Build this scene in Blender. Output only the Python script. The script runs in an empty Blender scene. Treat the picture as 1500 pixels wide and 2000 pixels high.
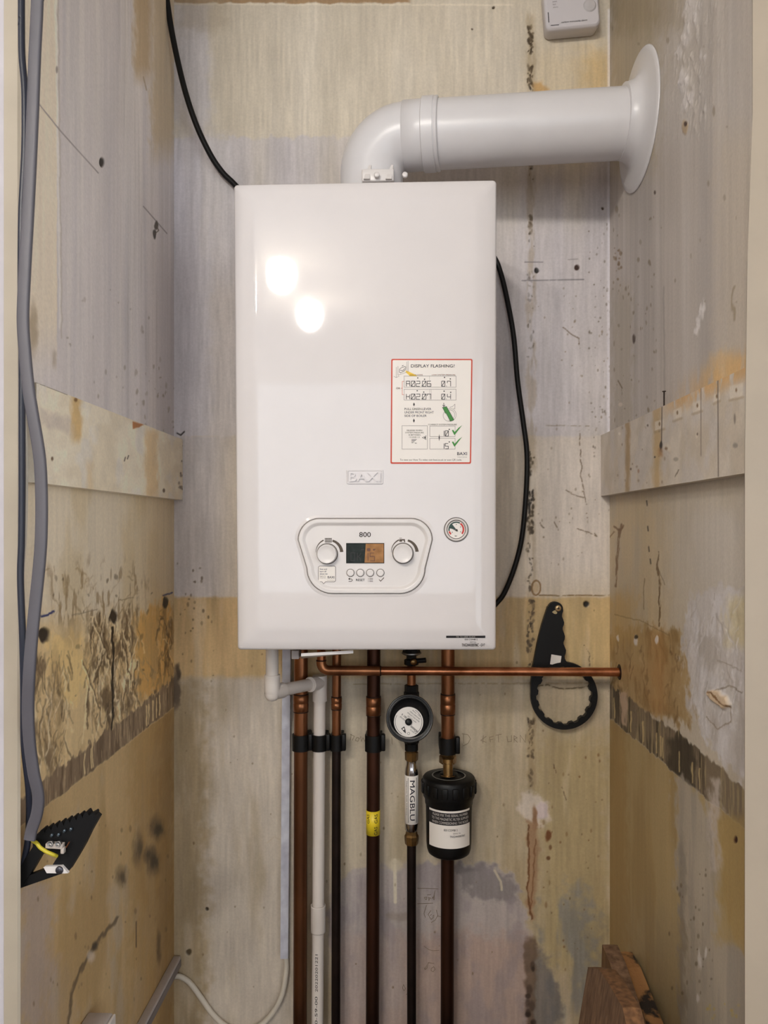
import bpy, bmesh, math, random
import numpy as np
from mathutils import Vector, Matrix
random.seed(7)
SC = bpy.context.scene
COL = SC.collection
# ------------------------------------------------------------------ camera
FPX, HZ, CX, CZ = 1500.0, 1029.0, 750.0, 1.25
YAW = math.atan(43/FPX)
cam_d = bpy.data.cameras.new('camera'); cam = bpy.data.objects.new('camera', cam_d); COL.objects.link(cam)
cam_d.sensor_fit = 'VERTICAL'; cam_d.sensor_height = 36; cam_d.sensor_width = 27; cam_d.lens = FPX*36/2000
cam_d.shift_y = (HZ-1000)/2000
cam_d.clip_start = .02
cam.location = (0, 0, CZ); cam.rotation_euler = (math.pi/2, 0, YAW)
SC.camera = cam
_c, _s = math.cos(YAW), math.sin(YAW)
def ray(px, py):
    a = (px-CX)/FPX; b = (HZ-py)/FPX
    return (-_s+_c*a, _c+_s*a, b)
def P(px, py, Y):
    d = ray(px, py); t = Y/d[1]
    return Vector((d[0]*t, Y, CZ+d[2]*t))
def PX(px, py, X):
    d = ray(px, py); t = X/d[0]
    return Vector((X, d[1]*t, CZ+d[2]*t))
def proj(x, y, z):
    dep = -_s*x+_c*y; r = _c*x+_s*y
    return CX+FPX*r/dep, HZ-FPX*(z-CZ)/dep
def S(n, Y): return n*Y/FPX

YB = 1.44
XL = P(340, 1000, YB).x
XR = P(1191, 1000, YB).x
ZT = 2.42
YJ = PX(39, 1000, XL).y
YJR = PX(1453, 1000, XR).y

# ------------------------------------------------------------------ materials
def srgb(c):
    c = [v/255 for v in c[:3]]
    return tuple(v/12.92 if v <= .04045 else ((v+.055)/1.055)**2.4 for v in c)
_M = {}
def mat(name, rgb, rough=.5, metal=0, bump=0, bscale=200, var=.06, vscale=25, coat=0, spec=.5, emit=None, estr=0, stretch=None, dark=None, hard=False):
    if name in _M: return _M[name]
    m = bpy.data.materials.new(name); m.use_nodes = True
    nt = m.node_tree; b = nt.nodes['Principled BSDF']
    c = srgb(rgb)
    tc = nt.nodes.new('ShaderNodeTexCoord'); mp = nt.nodes.new('ShaderNodeMapping')
    nt.links.new(tc.outputs['Object'], mp.inputs['Vector'])
    if stretch: mp.inputs['Scale'].default_value = stretch
    n = nt.nodes.new('ShaderNodeTexNoise'); n.inputs['Scale'].default_value = vscale; n.inputs['Detail'].default_value = 5
    nt.links.new(mp.outputs['Vector'], n.inputs['Vector'])
    r = nt.nodes.new('ShaderNodeValToRGB')
    r.color_ramp.elements[0].position, r.color_ramp.elements[1].position = (.46, .53) if hard else (.3, .7)
    lo = srgb(dark) if dark else tuple(v*(1-var) for v in c); hi = tuple(min(1, v*(1+var)) for v in c)
    r.color_ramp.elements[0].color = (*lo, 1); r.color_ramp.elements[1].color = (*hi, 1)
    nt.links.new(n.outputs['Fac'], r.inputs['Fac']); nt.links.new(r.outputs['Color'], b.inputs['Base Color'])
    b.inputs['Roughness'].default_value = rough; b.inputs['Metallic'].default_value = metal
    b.inputs['Specular IOR Level'].default_value = spec
    if coat: b.inputs['Coat Weight'].default_value = coat; b.inputs['Coat Roughness'].default_value = .03
    if bump:
        n2 = nt.nodes.new('ShaderNodeTexNoise'); n2.inputs['Scale'].default_value = bscale; n2.inputs['Detail'].default_value = 3
        nt.links.new(tc.outputs['Object'], n2.inputs['Vector'])
        bp = nt.nodes.new('ShaderNodeBump'); bp.inputs['Strength'].default_value = bump; bp.inputs['Distance'].default_value = .002
        nt.links.new(n2.outputs['Fac'], bp.inputs['Height']); nt.links.new(bp.outputs['Normal'], b.inputs['Normal'])
    if emit:
        b.inputs['Emission Color'].default_value = (*srgb(emit), 1); b.inputs['Emission Strength'].default_value = estr
    _M[name] = m
    return m
def wallmat(name, rough=.55, bump=.25):
    m = bpy.data.materials.new(name); m.use_nodes = True
    nt = m.node_tree; b = nt.nodes['Principled BSDF']
    at = nt.nodes.new('ShaderNodeAttribute'); at.attribute_name = 'stain'
    tc = nt.nodes.new('ShaderNodeTexCoord')
    n = nt.nodes.new('ShaderNodeTexNoise'); n.inputs['Scale'].default_value = 260; n.inputs['Detail'].default_value = 6
    nt.links.new(tc.outputs['Object'], n.inputs['Vector'])
    mr = nt.nodes.new('ShaderNodeMapRange'); mr.inputs['From Min'].default_value = .25; mr.inputs['From Max'].default_value = .75
    mr.inputs['To Min'].default_value = .93; mr.inputs['To Max'].default_value = 1.06
    nt.links.new(n.outputs['Fac'], mr.inputs['Value'])
    mx = nt.nodes.new('ShaderNodeVectorMath'); mx.operation = 'SCALE'
    nt.links.new(at.outputs['Color'], mx.inputs[0]); nt.links.new(mr.outputs['Result'], mx.inputs['Scale'])
    nt.links.new(mx.outputs['Vector'], b.inputs['Base Color'])
    b.inputs['Roughness'].default_value = rough; b.inputs['Specular IOR Level'].default_value = .4
    n2 = nt.nodes.new('ShaderNodeTexNoise'); n2.inputs['Scale'].default_value = 90; n2.inputs['Detail'].default_value = 8
    nt.links.new(tc.outputs['Object'], n2.inputs['Vector'])
    bp = nt.nodes.new('ShaderNodeBump'); bp.inputs['Strength'].default_value = bump; bp.inputs['Distance'].default_value = .002
    nt.links.new(n2.outputs['Fac'], bp.inputs['Height']); nt.links.new(bp.outputs['Normal'], b.inputs['Normal'])
    return m

# ------------------------------------------------------------------ mesh builder
class MB:
    def __init__(s): s.v = []; s.f = []; s.m = []; s.sm = []
    def add(s, vs, fs, m=0, smooth=True):
        o = len(s.v); s.v += [tuple(x) for x in vs]
        for f in fs: s.f.append([i+o for i in f]); s.m.append(m); s.sm.append(smooth)
        return s
    def build(s, name, mats, parent=None, loc=None):
        if not isinstance(mats, (list, tuple)): mats = [mats]
        a = np.array(s.v, dtype=float).reshape(-1, 3)
        if parent is not None:
            root = parent
            while root.parent: root = root.parent
            loc = root.location
        elif loc is None:
            lo, hi = a.min(0), a.max(0); loc = Vector(((lo[0]+hi[0])/2, (lo[1]+hi[1])/2, lo[2]))
        loc = Vector(loc)
        me = bpy.data.meshes.new(name)
        me.from_pydata([tuple(x) for x in (a-np.array(loc))], [], s.f)
        for m in mats: me.materials.append(m)
        me.polygons.foreach_set('material_index', s.m); me.polygons.foreach_set('use_smooth', s.sm)
        me.update()
        o = bpy.data.objects.new(name, me); COL.objects.link(o)
        if parent is not None: o.parent = parent
        else: o.location = loc
        return o
def thing(name, label, cat, loc, group=None):
    o = bpy.data.objects.new(name, None); COL.objects.link(o); o.empty_display_size = .05
    o.location = loc; tag(o, label, cat, group); return o
def tag(o, label, cat, group=None):
    o['label'] = label; o['category'] = cat
    if group: o['group'] = group
    return o
def struct(o): o['kind'] = 'structure'; return o
def _bm(mb, bm, m, smooth):
    bm.verts.ensure_lookup_table(); bm.faces.ensure_lookup_table()
    mb.add([v.co[:] for v in bm.verts], [[v.index for v in f.verts] for f in bm.faces], m, smooth); bm.free()
def box(mb, c, size, R=None, bevel=0, m=0, seg=2, smooth=None):
    bm = bmesh.new(); bmesh.ops.create_cube(bm, size=1)
    for v in bm.verts: v.co = Vector((v.co.x*size[0], v.co.y*size[1], v.co.z*size[2]))
    if bevel: bmesh.ops.bevel(bm, geom=bm.edges[:], offset=bevel, segments=seg, affect='EDGES', profile=.5)
    T = Matrix.Translation(Vector(c)) @ (R.to_4x4() if R else Matrix.Identity(4))
    for v in bm.verts: v.co = T @ v.co
    bm.verts.index_update(); _bm(mb, bm, m, bool(bevel) if smooth is None else smooth)
    return mb
def hexa(mb, lo4, hi4, m=0, smooth=False):
    mb.add(list(lo4)+list(hi4), [[3,2,1,0],[4,5,6,7],[0,1,5,4],[1,2,6,5],[2,3,7,6],[3,0,4,7]], m, smooth); return mb
def smoothpath(pts, n=8):
    pts = [Vector(p) for p in pts]
    if len(pts) < 3: return pts
    q = [pts[0]*2-pts[1]]+pts+[pts[-1]*2-pts[-2]]; out = []
    for i in range(1, len(q)-2):
        a, b, c, d = q[i-1:i+3]
        for k in range(n):
            t = k/n
            out.append(.5*((2*b)+(c-a)*t+(2*a-5*b+4*c-d)*t*t+(3*b-a-3*c+d)*t**3))
    out.append(pts[-1]); return out
def tube(mb, path, r, seg=20, m=0, caps=True, flat=None, up=None):
    """r: number or list; flat=(rx,ry) gives an oval section with ry along 'up'"""
    path = [Vector(p) for p in path]; n = len(path)
    rs = r if isinstance(r, (list, tuple)) else [r]*n
    T = []
    for i in range(n):
        d = path[min(i+1, n-1)]-path[max(i-1, 0)]; T.append(d.normalized())
    u = Vector(up) if up else (Vector((0, 0, 1)) if abs(T[0].z) < .9 else Vector((0, 1, 0)))
    vs = []; fs = []
    for i in range(n):
        u = (u-T[i]*u.dot(T[i])).normalized(); w = T[i].cross(u)
        for k in range(seg):
            a = 2*math.pi*k/seg
            if flat:
                p = 4.0; ca, sa = math.cos(a), math.sin(a)
                x = math.copysign(abs(ca)**(2/p), ca)*flat[0]; y = math.copysign(abs(sa)**(2/p), sa)*flat[1]
                vs.append(path[i]+w*x+u*y)
            else: vs.append(path[i]+(w*math.cos(a)+u*math.sin(a))*rs[i])
    for i in range(n-1):
        for k in range(seg):
            k2 = (k+1) % seg
            fs.append([i*seg+k, i*seg+k2, (i+1)*seg+k2, (i+1)*seg+k])
    mb.add(vs, fs, m, True)
    if caps:
        mb.add(vs[:seg], [list(range(seg))[::-1]], m, False); mb.add(vs[-seg:], [list(range(seg))], m, False)
    return mb
def basis(axis, hint=(0, 0, 1)):
    a = Vector(axis).normalized(); h = Vector(hint)
    if abs(a.dot(h.normalized())) > .95: h = Vector((1, 0, 0))
    u = a.cross(h).normalized(); w = u.cross(a).normalized()
    return u, w, a
def lathe(mb, o, axis, prof, seg=40, m=0, smooth=True, hint=(0, 0, 1), sx=1.0, phase=0):
    """prof: list of (r, h) along the axis; hard edge where a point is repeated"""
    u, w, a = basis(axis, hint); o = Vector(o)
    runs = [[prof[0]]]
    for p, q in zip(prof, prof[1:]):
        if p == q: runs.append([q])
        else: runs[-1].append(q)
    for run in runs:
        if len(run) < 2: continue
        vs = []; fs = []; idx = []
        for r, h in run:
            if r < 1e-6: idx.append([len(vs)]*seg); vs.append(o+a*h)
            else:
                idx.append(list(range(len(vs), len(vs)+seg)))
                for k in range(seg):
                    t = 2*math.pi*k/seg+phase; vs.append(o+a*h+u*(r*sx*math.cos(t))+w*(r*math.sin(t)))
        for i in range(len(run)-1):
            A, B = idx[i], idx[i+1]
            for k in range(seg):
                k2 = (k+1) % seg
                q = [A[k], A[k2], B[k2], B[k]]; q2 = []
                for x in q:
                    if x not in q2: q2.append(x)
                if len(q2) > 2: fs.append(q2)
        mb.add(vs, fs, m, smooth)
    return mb
def hardprof(p):
    out = []
    for i, q in enumerate(p):
        out.append(q)
        if 0 < i < len(p)-1: out.append(q)
    return out
from mathutils.geometry import tessellate_polygon
def prism(mb, pts, thick, m=0, smooth_side=False, caps=True):
    """pts: planar 3D outline, thick: extrusion vector"""
    pts = [Vector(p) for p in pts]; t = Vector(thick); n = len(pts)
    if caps:
        tri = [list(f) for f in tessellate_polygon([pts])]; q = tri[0]
        nn = (pts[q[1]]-pts[q[0]]).cross(pts[q[2]]-pts[q[0]])
        if nn.dot(t) > 0: tri = [f[::-1] for f in tri]
        mb.add(pts, tri, m, False); mb.add([p+t for p in pts], [f[::-1] for f in tri], m, False)
    ar = sum((pts[i].cross(pts[(i+1) % n]) for i in range(n)), Vector())
    vs = pts+[p+t for p in pts]
    fs = [[i, (i+1) % n, (i+1) % n+n, i+n] for i in range(n)]
    if ar.dot(t) < 0: fs = [f[::-1] for f in fs]
    mb.add(vs, fs, m, smooth_side)
    return mb
def flatpoly(mb, pts, m=0):
    pts = [Vector(p) for p in pts]; mb.add(pts, [list(f) for f in tessellate_polygon([pts])], m, False); return mb
def stroke(mb, pts, w, mp, m=0, closed=False):
    """flat ribbon along 2D points mapped to 3D by mp(x,y)"""
    p = [Vector((x, y)) for x, y in pts]; n = len(p)
    L = []; R = []
    for i in range(n):
        if closed: d0 = p[i]-p[i-1]; d1 = p[(i+1) % n]-p[i]
        else:
            d0 = p[i]-p[i-1] if i else p[1]-p[0]; d1 = p[i+1]-p[i] if i < n-1 else p[i]-p[i-1]
        d0 = d0.normalized(); d1 = d1.normalized(); t = (d0+d1)
        t = t.normalized() if t.length > 1e-6 else d1
        nn = Vector((-t.y, t.x)); k = 1/max(.45, nn.dot(Vector((-d1.y, d1.x))))
        L.append(p[i]+nn*w/2*k); R.append(p[i]-nn*w/2*k)
    vs = [mp(*q) for q in L]+[mp(*q) for q in R]
    fs = [[i, (i+1) % n, (i+1) % n+n, i+n] for i in range(n if closed else n-1)]
    mb.add(vs, fs, m, False); return mb
_TX = {}
def text(mb, s, x, y, h, mp, m=0, align='C', bold=0, wscale=1.0, rot=0, fit=None, curved=False):
    """text drawn on a 2D board (y down, like the print) and mapped by mp; h = cap height; fit = wanted width"""
    if bold:
        e_ = bold*h*.55; c_, s2_ = math.cos(rot), math.sin(rot)
        for dx_, dy_ in ((-e_, -e_), (e_, -e_), (e_, e_), (-e_, e_), (0, 0)): text(mb, s, x+c_*dx_-s2_*dy_, y+s2_*dx_+c_*dy_, h, mp, m, align, 0, wscale, rot, fit and fit-2*e_, curved)
        return mb
    key = (s, bold, curved)
    if key not in _TX:
        cu = bpy.data.curves.new('t', 'FONT'); cu.body = s; cu.size = 1; cu.offset = bold; cu.resolution_u = 3
        ob = bpy.data.objects.new('t', cu); COL.objects.link(ob)
        dg = bpy.context.evaluated_depsgraph_get(); me = bpy.data.meshes.new_from_object(ob.evaluated_get(dg))
        if curved:
            bm = bmesh.new(); bm.from_mesh(me)
            xs = [v.co.x for v in bm.verts]
            cuts = [((0, y_, 0), (0, 1, 0)) for y_ in np.arange(-.1, .8, .11)]+[((x_, 0, 0), (1, 0, 0)) for x_ in np.arange(min(xs)+.13, max(xs), .13)]
            for co, no in cuts: bmesh.ops.bisect_plane(bm, geom=bm.verts[:]+bm.edges[:]+bm.faces[:], plane_co=co, plane_no=no, dist=1e-5)
            bm.to_mesh(me); bm.free()
        _TX[key] = ([v.co[:2] for v in me.vertices], [list(p.vertices) for p in me.polygons])
        bpy.data.objects.remove(ob); bpy.data.curves.remove(cu); bpy.data.meshes.remove(me)
    vs, fs = _TX[key]
    if not vs: return mb
    a = np.array(vs); k = h/.69
    x0, x1 = a[:, 0].min(), a[:, 0].max(); wd = (x1-x0)*k
    ws = fit/wd if fit else wscale
    ax = {'C': (x0+x1)/2, 'L': x0, 'R': x1}[align]
    X = (a[:, 0]-ax)*k*ws; Yd = -(a[:, 1]-.345)*k
    c, s_ = math.cos(rot), math.sin(rot)
    mb.add([mp(x+c*p-s_*q, y+s_*p+c*q) for p, q in zip(X, Yd)], fs, m, False)
    return mb
def arc(cx, cy, r, a0, a1, n=16, ry=None):
    ry = r if ry is None else ry
    return [(cx+r*math.cos(math.radians(a0+(a1-a0)*i/n)), cy-ry*math.sin(math.radians(a0+(a1-a0)*i/n))) for i in range(n+1)]
def circ(cx, cy, r, n=32, ry=None): return arc(cx, cy, r, 0, 360, n, ry)[:-1]
def rrect(x0, y0, x1, y1, r, n=6):
    return arc(x1-r, y0+r, r, 0, 90, n)+arc(x0+r, y0+r, r, 90, 180, n)+arc(x0+r, y1-r, r, 180, 270, n)+arc(x1-r, y1-r, r, 270, 360, n)
LAMP = 215.0; WCOL = (.90, .945, 1.0); WSTR = 2.4; EXPO = 0.0
# ------------------------------------------------------------------ painted plaster: colour + relief per vertex
_tab = np.random.RandomState(11).rand(16, 256, 256)
def vn(x, y, k=0):
    x0 = np.floor(x).astype(int); y0 = np.floor(y).astype(int); fx = x-x0; fy = y-y0
    fx = fx*fx*(3-2*fx); fy = fy*fy*(3-2*fy); t = _tab[k % 16]
    g = lambda i, j: t[(x0+i) & 255, (y0+j) & 255]
    return (g(0,0)*(1-fx)+g(1,0)*fx)*(1-fy)+(g(0,1)*(1-fx)+g(1,1)*fx)*fy
def fbm(x, y, o=4, k=0):
    s = 0; a = .5; t = 0
    for i in range(o):
        s = s+a*vn(x*2**i+17.3*i, y*2**i+9.1*i, k+i); t += a; a *= .5
    return s/t
def sst(a, b, x): t = np.clip((x-a)/(b-a), 0, 1); return t*t*(3-2*t)
class Paint:
    def __init__(s, X, Y, Z, A):
        dep = -_s*X+_c*Y
        s.u = CX+FPX*(_c*X+_s*Y)/dep; s.v = HZ-FPX*(Z-CZ)/dep
        s.a = A*1000; s.b = Z*1000+500
        s.col = np.zeros((len(X), 3)); s.h = np.zeros(len(X)); s.n = len(X)
        s.wu = (fbm(s.a/14, s.b/14, 4, 3)-.5); s.wv = (fbm(s.a/14+50, s.b/14, 4, 5)-.5)
    def fill(s, c): s.col[:] = np.array(c)/255
    def mix(s, mask, c, sub=None):
        c = np.array(c)/255
        if sub is None: s.col += mask[:, None]*(c-s.col)
        else: s.col[sub] += mask[:, None]*(c-s.col[sub])
    def noise(s, c, amt, sa, sb, lo=.45, hi=.7, k=0, within=None, o=4):
        m = sst(lo, hi, fbm(s.a/sa, s.b/sb, o, k))*amt
        if within is not None: m = m*within
        s.mix(m, c); return m
    def mul(s, amt, sa, sb, k=0, o=4):
        s.col *= (1+amt*2*(fbm(s.a/sa, s.b/sb, o, k)-.5))[:, None]
    def rect(s, u0, u1, v0, v1, f=6, warp=0, fu=None):
        u = s.u+warp*s.wu; v = s.v+warp*s.wv; fu = f if fu is None else fu
        return sst(u0-fu, u0+fu, u)*(1-sst(u1-fu, u1+fu, u))*sst(v0-f, v0+f, v)*(1-sst(v1-f, v1+f, v))
    def poly(s, pts, f=5, warp=0):
        u = s.u+warp*s.wu; v = s.v+warp*s.wv
        p = np.array(pts, float); m = 60
        sub = np.nonzero((u > p[:,0].min()-m) & (u < p[:,0].max()+m) & (v > p[:,1].min()-m) & (v < p[:,1].max()+m))[0]
        x, y = u[sub], v[sub]; ins = np.zeros(len(sub), bool); d = np.full(len(sub), 1e9)
        for (x0, y0), (x1, y1) in zip(p, np.roll(p, -1, 0)):
            c = ((y0 > y) != (y1 > y)); xi = x0+(y-y0)*(x1-x0)/((y1-y0) or 1e-9); ins ^= c & (x < xi)
            L = (x1-x0)**2+(y1-y0)**2 or 1e-9; t = np.clip(((x-x0)*(x1-x0)+(y-y0)*(y1-y0))/L, 0, 1)
            d = np.minimum(d, np.hypot(x-x0-t*(x1-x0), y-y0-t*(y1-y0)))
        sd = np.where(ins, d, -d); out = np.zeros(s.n); out[sub] = sst(-f, f, sd); return out
    def line(s, pts, w, c, al=1, warp=0, f=1.0, brk=0, h=0, k=2):
        u = s.u+warp*s.wu; v = s.v+warp*s.wv
        p = np.array(pts, float); m = w+f+2
        sub = np.nonzero((u > p[:,0].min()-m) & (u < p[:,0].max()+m) & (v > p[:,1].min()-m) & (v < p[:,1].max()+m))[0]
        if len(sub) == 0: return
        x, y = u[sub], v[sub]; d = np.full(len(sub), 1e9)
        for (x0, y0), (x1, y1) in zip(p[:-1], p[1:]):
            L = (x1-x0)**2+(y1-y0)**2 or 1e-9; t = np.clip(((x-x0)*(x1-x0)+(y-y0)*(y1-y0))/L, 0, 1)
            d = np.minimum(d, np.hypot(x-x0-t*(x1-x0), y-y0-t*(y1-y0)))
        mk = (1-sst(w/2-f*.5, w/2+f, d))*al
        if brk: mk = mk*sst(brk-.12, brk+.12, fbm(s.a[sub]/6, s.b[sub]/6, 3, k))
        s.mix(mk, c, sub); s.h[sub] += h*mk
    def blob(s, u0, v0, ru, rv, c, al=1, f=.35, warp=0, h=0):
        u = s.u+warp*s.wu; v = s.v+warp*s.wv
        sub = np.nonzero((abs(u-u0) < ru*1.6) & (abs(v-v0) < rv*1.6))[0]
        if len(sub) == 0: return
        d = np.hypot((u[sub]-u0)/ru, (v[sub]-v0)/rv); mk = (1-sst(1-f, 1+f, d))*al
        s.mix(mk, c, sub); s.h[sub] += h*mk
    def specks(s, n, u0, u1, v0, v1, r, c, al=.8, seed=0, tall=1.5, warp=0):
        R = random.Random(seed)
        for _ in range(n):
            q = R.uniform(.5, 1.3)*r
            s.blob(R.uniform(u0, u1), R.uniform(v0, v1), q, q*R.uniform(.8, tall), c, al*R.uniform(.5, 1), .4, warp)
def scrapes(p, n, reg, cols, seed, w=(1, 2.6), L=(14, 60), slant=.35):
    R = random.Random(seed)
    for _ in range(n):
        x, y = R.uniform(reg[0], reg[1]), R.uniform(reg[2], reg[3]); l = R.uniform(*L); sx = R.uniform(-slant, slant)*l
        p.line([(x, y), (x+sx*.6+R.uniform(-3, 3), y+l*.5), (x+sx, y+l)], R.uniform(*w), R.choice(cols), R.uniform(.25, .65), 9, 1.4, R.uniform(.05, .4), 0, R.randrange(12))
def to_lin(c, k):
    c = np.clip(c, 0, 1); l = np.where(c <= .04045, c/12.92, ((c+.055)/1.055)**2.4)
    return np.clip(l*np.array(k), 0, .95)
RES = .0014
def painted(name, o, e1, e2, nrm, paint, m, k=(1.1, 1.1, 1.1), thick=.05, res=None, kind='structure', loc=None, edges=None):
    """a slab whose front face o + e1*s + e2*t is finely divided, painted and embossed; nrm points to the room"""
    res = res or RES; o = np.array(o); e1 = np.array(e1); e2 = np.array(e2); nrm = np.array(nrm, float)
    n1 = max(2, int(np.linalg.norm(e1)/res)); n2 = max(2, int(np.linalg.norm(e2)/res))
    S1, T1 = np.meshgrid(np.linspace(0, 1, n1+1), np.linspace(0, 1, n2+1))
    S1 = S1.ravel(); T1 = T1.ravel()
    V = o+S1[:, None]*e1+T1[:, None]*e2
    A = V[:, 0] if abs(e1[0]) > abs(e1[1]) else V[:, 1]
    p = Paint(V[:, 0], V[:, 1], V[:, 2], A); paint(p)
    lin = to_lin(p.col, k)
    edge = (S1 > 0) & (S1 < 1) & (T1 > 0) & (T1 < 1)
    V = V+nrm*(p.h*edge)[:, None]
    W = n1+1; i = np.arange(n1); j = np.arange(n2)
    q = (j[:, None]*W+i).ravel(); F = np.stack([q, q+1, q+W+1, q+W], 1)
    cr = np.array([0, n1, n2*W+n1, n2*W]); nv = len(V)
    V = np.concatenate([V, V[cr], V[cr]-nrm*thick]); b = nv; e = nv+4
    if np.dot(np.cross(e1, e2), nrm) < 0: F = F[:, ::-1]
    X = np.array([[e+3, e+2, e+1, e]]+[[b+t, e+t, e+(t+1) % 4, b+(t+1) % 4] for t in range(4)])
    if np.dot(np.cross(e1, e2), nrm) < 0: X = X[:, ::-1]
    F = np.concatenate([F, X])
    lo = V.min(0); hi = V.max(0); loc = Vector(loc) if loc else Vector(((lo[0]+hi[0])/2, (lo[1]+hi[1])/2, lo[2]))
    V = V-np.array(loc)
    me = bpy.data.meshes.new(name)
    me.vertices.add(len(V)); me.vertices.foreach_set('co', V.ravel().astype(np.float32))
    me.loops.add(len(F)*4); me.loops.foreach_set('vertex_index', F.ravel().astype(np.int32))
    me.polygons.add(len(F)); me.polygons.foreach_set('loop_start', np.arange(len(F), dtype=np.int32)*4)
    sm = np.ones(len(F), bool); sm[-5:] = False
    me.polygons.foreach_set('use_smooth', sm)
    me.update(calc_edges=True); me.validate()
    at = me.attributes.new('stain', 'FLOAT_COLOR', 'POINT')
    cc = np.ones((len(V), 4), np.float32); cc[:nv, :3] = lin; cc[nv:, :3] = np.concatenate([lin[cr], lin[cr]]) if edges is None else to_lin(np.array(edges)/255, k)
    at.data.foreach_set('color', cc.ravel())
    me.materials.append(m)
    ob = bpy.data.objects.new(name, me); COL.objects.link(ob); ob.location = loc
    if kind: ob['kind'] = kind
    return ob

# ---- the back wall
def paint_back(p):
    u, v = p.u, p.v
    p.fill((200, 187, 160))
    lav = (186, 178, 172)
    p.noise((190, 177, 150), .5, 160, 320, .4, .7, 1)
    p.noise((208, 197, 174), .35, 60, 260, .5, .75, 4)
    # greyer coat between the old shelf lines
    g = p.rect(-50, 1500, 268, 858, 4, 22) * np.clip(.55+.9*(fbm(p.a/45, p.b/400, 3, 6)-.3), 0, 1)
    p.mix(g*.9, lav)
    p.mix(p.rect(975, 1250, 440, 850, 40)*.6, (202, 194, 188))
    p.mix(p.rect(300, 412, -50, 1180, 30, 20, 12)*.6*sst(.3, .55, fbm(p.a/30, p.b/200, 3, 8)), (196, 190, 188))
    p.mix(p.rect(290, 460, 268, 1166, 20, 10)*.6, (214, 206, 198)); p.mix(p.rect(412, 470, 560, 1160, 30, 20)*.4, (216, 200, 176))
    p.mix(p.rect(1040, 1165, 90, 330, 40, 30)*.5, (205, 184, 142))
    p.mix(p.rect(1140, 1200, 95, 260, 30, 30)*.55, (196, 160, 96))
    # creamier below the second line, lavender wash left
    cr = p.rect(-50, 1500, 852, 1168, 3, 10)
    p.mix(cr*.7, (204, 189, 164)); p.mix(cr*p.rect(300, 430, 800, 1200, 30)*.75, (200, 192, 184))
    p.mix(cr*p.rect(1050, 1200, 850, 1130, 40)*.5, (208, 198, 186))
    # yellow tan from the shelf line downwards
    lo = sst(1163, 1171, v+8*p.wv); p.mix(lo, (192, 163, 112))
    p.mix(lo*p.rect(300, 480, 1160, 1330, 20)*.8, (206, 174, 122))
    p.mix(p.rect(1060, 1200, 1180, 1310, 25)*.7, (205, 178, 122))
    lo2 = sst(1316, 1332, v+8*p.wv); p.mix(lo2*.9, (182, 168, 142))
    p.mix(lo2*p.rect(395, 575, 1290, 2200, 30, 60)*.65, (200, 188, 168))
    p.mix(lo2*p.rect(300, 402, 1330, 2300, 22, 40)*.7, (158, 136, 98))
    p.mix(lo2*p.rect(600, 1010, 1320, 1700, 30, 30)*.4, (186, 172, 142))
    p.mix(p.rect(1050, 1200, 1440, 1900, 40, 60)*.7, (168, 148, 98)); p.mix(lo2*p.rect(950, 1200, 1330, 2300, 60, 40)*.4, (158, 138, 98))
    p.noise((150, 130, 92), .4, 40, 220, .5, .75, 9, lo)
    p.noise((206, 192, 164), .4, 30, 160, .55, .8, 2, lo)
    # grey lower patch with drips, pinkish plaster under it
    gp = p.poly([(640,1790),(652,1725),(690,1698),(770,1688),(960,1684),(1005,1712),(1032,1790),(1034,2300),(655,2300),(652,1900)], 5, 26)
    p.mix(gp*.95, (166, 154, 142)); p.mix(gp*sst(1800, 1850, v+60*p.wv)*.75, (168, 142, 122))
    p.mix(gp*p.rect(630, 800, 1800, 1990, 40, 60)*.5, (164, 152, 140))
    p.mix(p.poly([(890,1690),(960,1688),(1000,1720),(1015,1760),(940,1755),(900,1735)], 8, 40)*.7, (116, 108, 102))
    p.noise((140, 128, 124), .45, 40, 60, .5, .7, 12, gp)
    p.line([(771,1680),(772,1762)], 6, (200, 188, 158), .9); p.blob(772, 1690, 14, 12, (196, 182, 150), .8)
    p.line([(966,1700),(978,1722),(980,1738)], 4, (192, 178, 146), .8)
    p.mix(p.rect(756, 800, 1783, 1797, 4, 10)*.5, (132, 118, 100))
    # lower right: blue-grey washes
    p.mix(p.rect(1060, 1160, 1745, 2300, 30, 90)*.7*sst(.42, .6, fbm(p.a/30, p.b/90, 4, 10)), (128, 126, 118))
    p.mix(p.poly([(1036,1850),(1066,1866),(1090,1930),(1088,2200),(1036,2200)], 10, 40)*.7, (104, 98, 92))
    # mould along the old pipe line
    for v0, v1, n, al in ((52,105,30,.9),(130,195,22,.8),(300,350,10,.6),(420,480,10,.5),(520,700,20,.35),(880,930,16,.8),(960,1045,46,.95),(1060,1160,16,.6),(1170,1330,40,.7),(1405,1480,26,.6),(1500,1560,10,.4)):
        p.specks(int(n*1.5), 1031, 1042, v0, v1, 2.1, (42, 32, 20), al, n, 2.6, 9)
    p.mix(p.rect(1029, 1046, 20, 1560, 8, 10, 4)*.3*sst(.35, .6, fbm(p.a/8, p.b/40, 3, 7)), (130, 105, 65))
    p.specks(60, 1150, 1192, 430, 900, 1.6, (90, 76, 56), .6, 5, 2)
    p.specks(70, 1050, 1190, 560, 1130, 1.5, (110, 90, 62), .6, 6, 2)
    p.specks(90, 345, 1190, 1190, 1950, 1.5, (92, 72, 42), .6, 8, 2)
    p.specks(30, 1050, 1185, 1450, 1900, 2.0, (105, 70, 34), .7, 9, 2.5)
    p.specks(26, 344, 420, 1100, 1320, 2.0, (70, 54, 34), .6, 10, 2)
    # hairline cracks, pencil, holes
    dk = (96, 76, 52)
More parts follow.
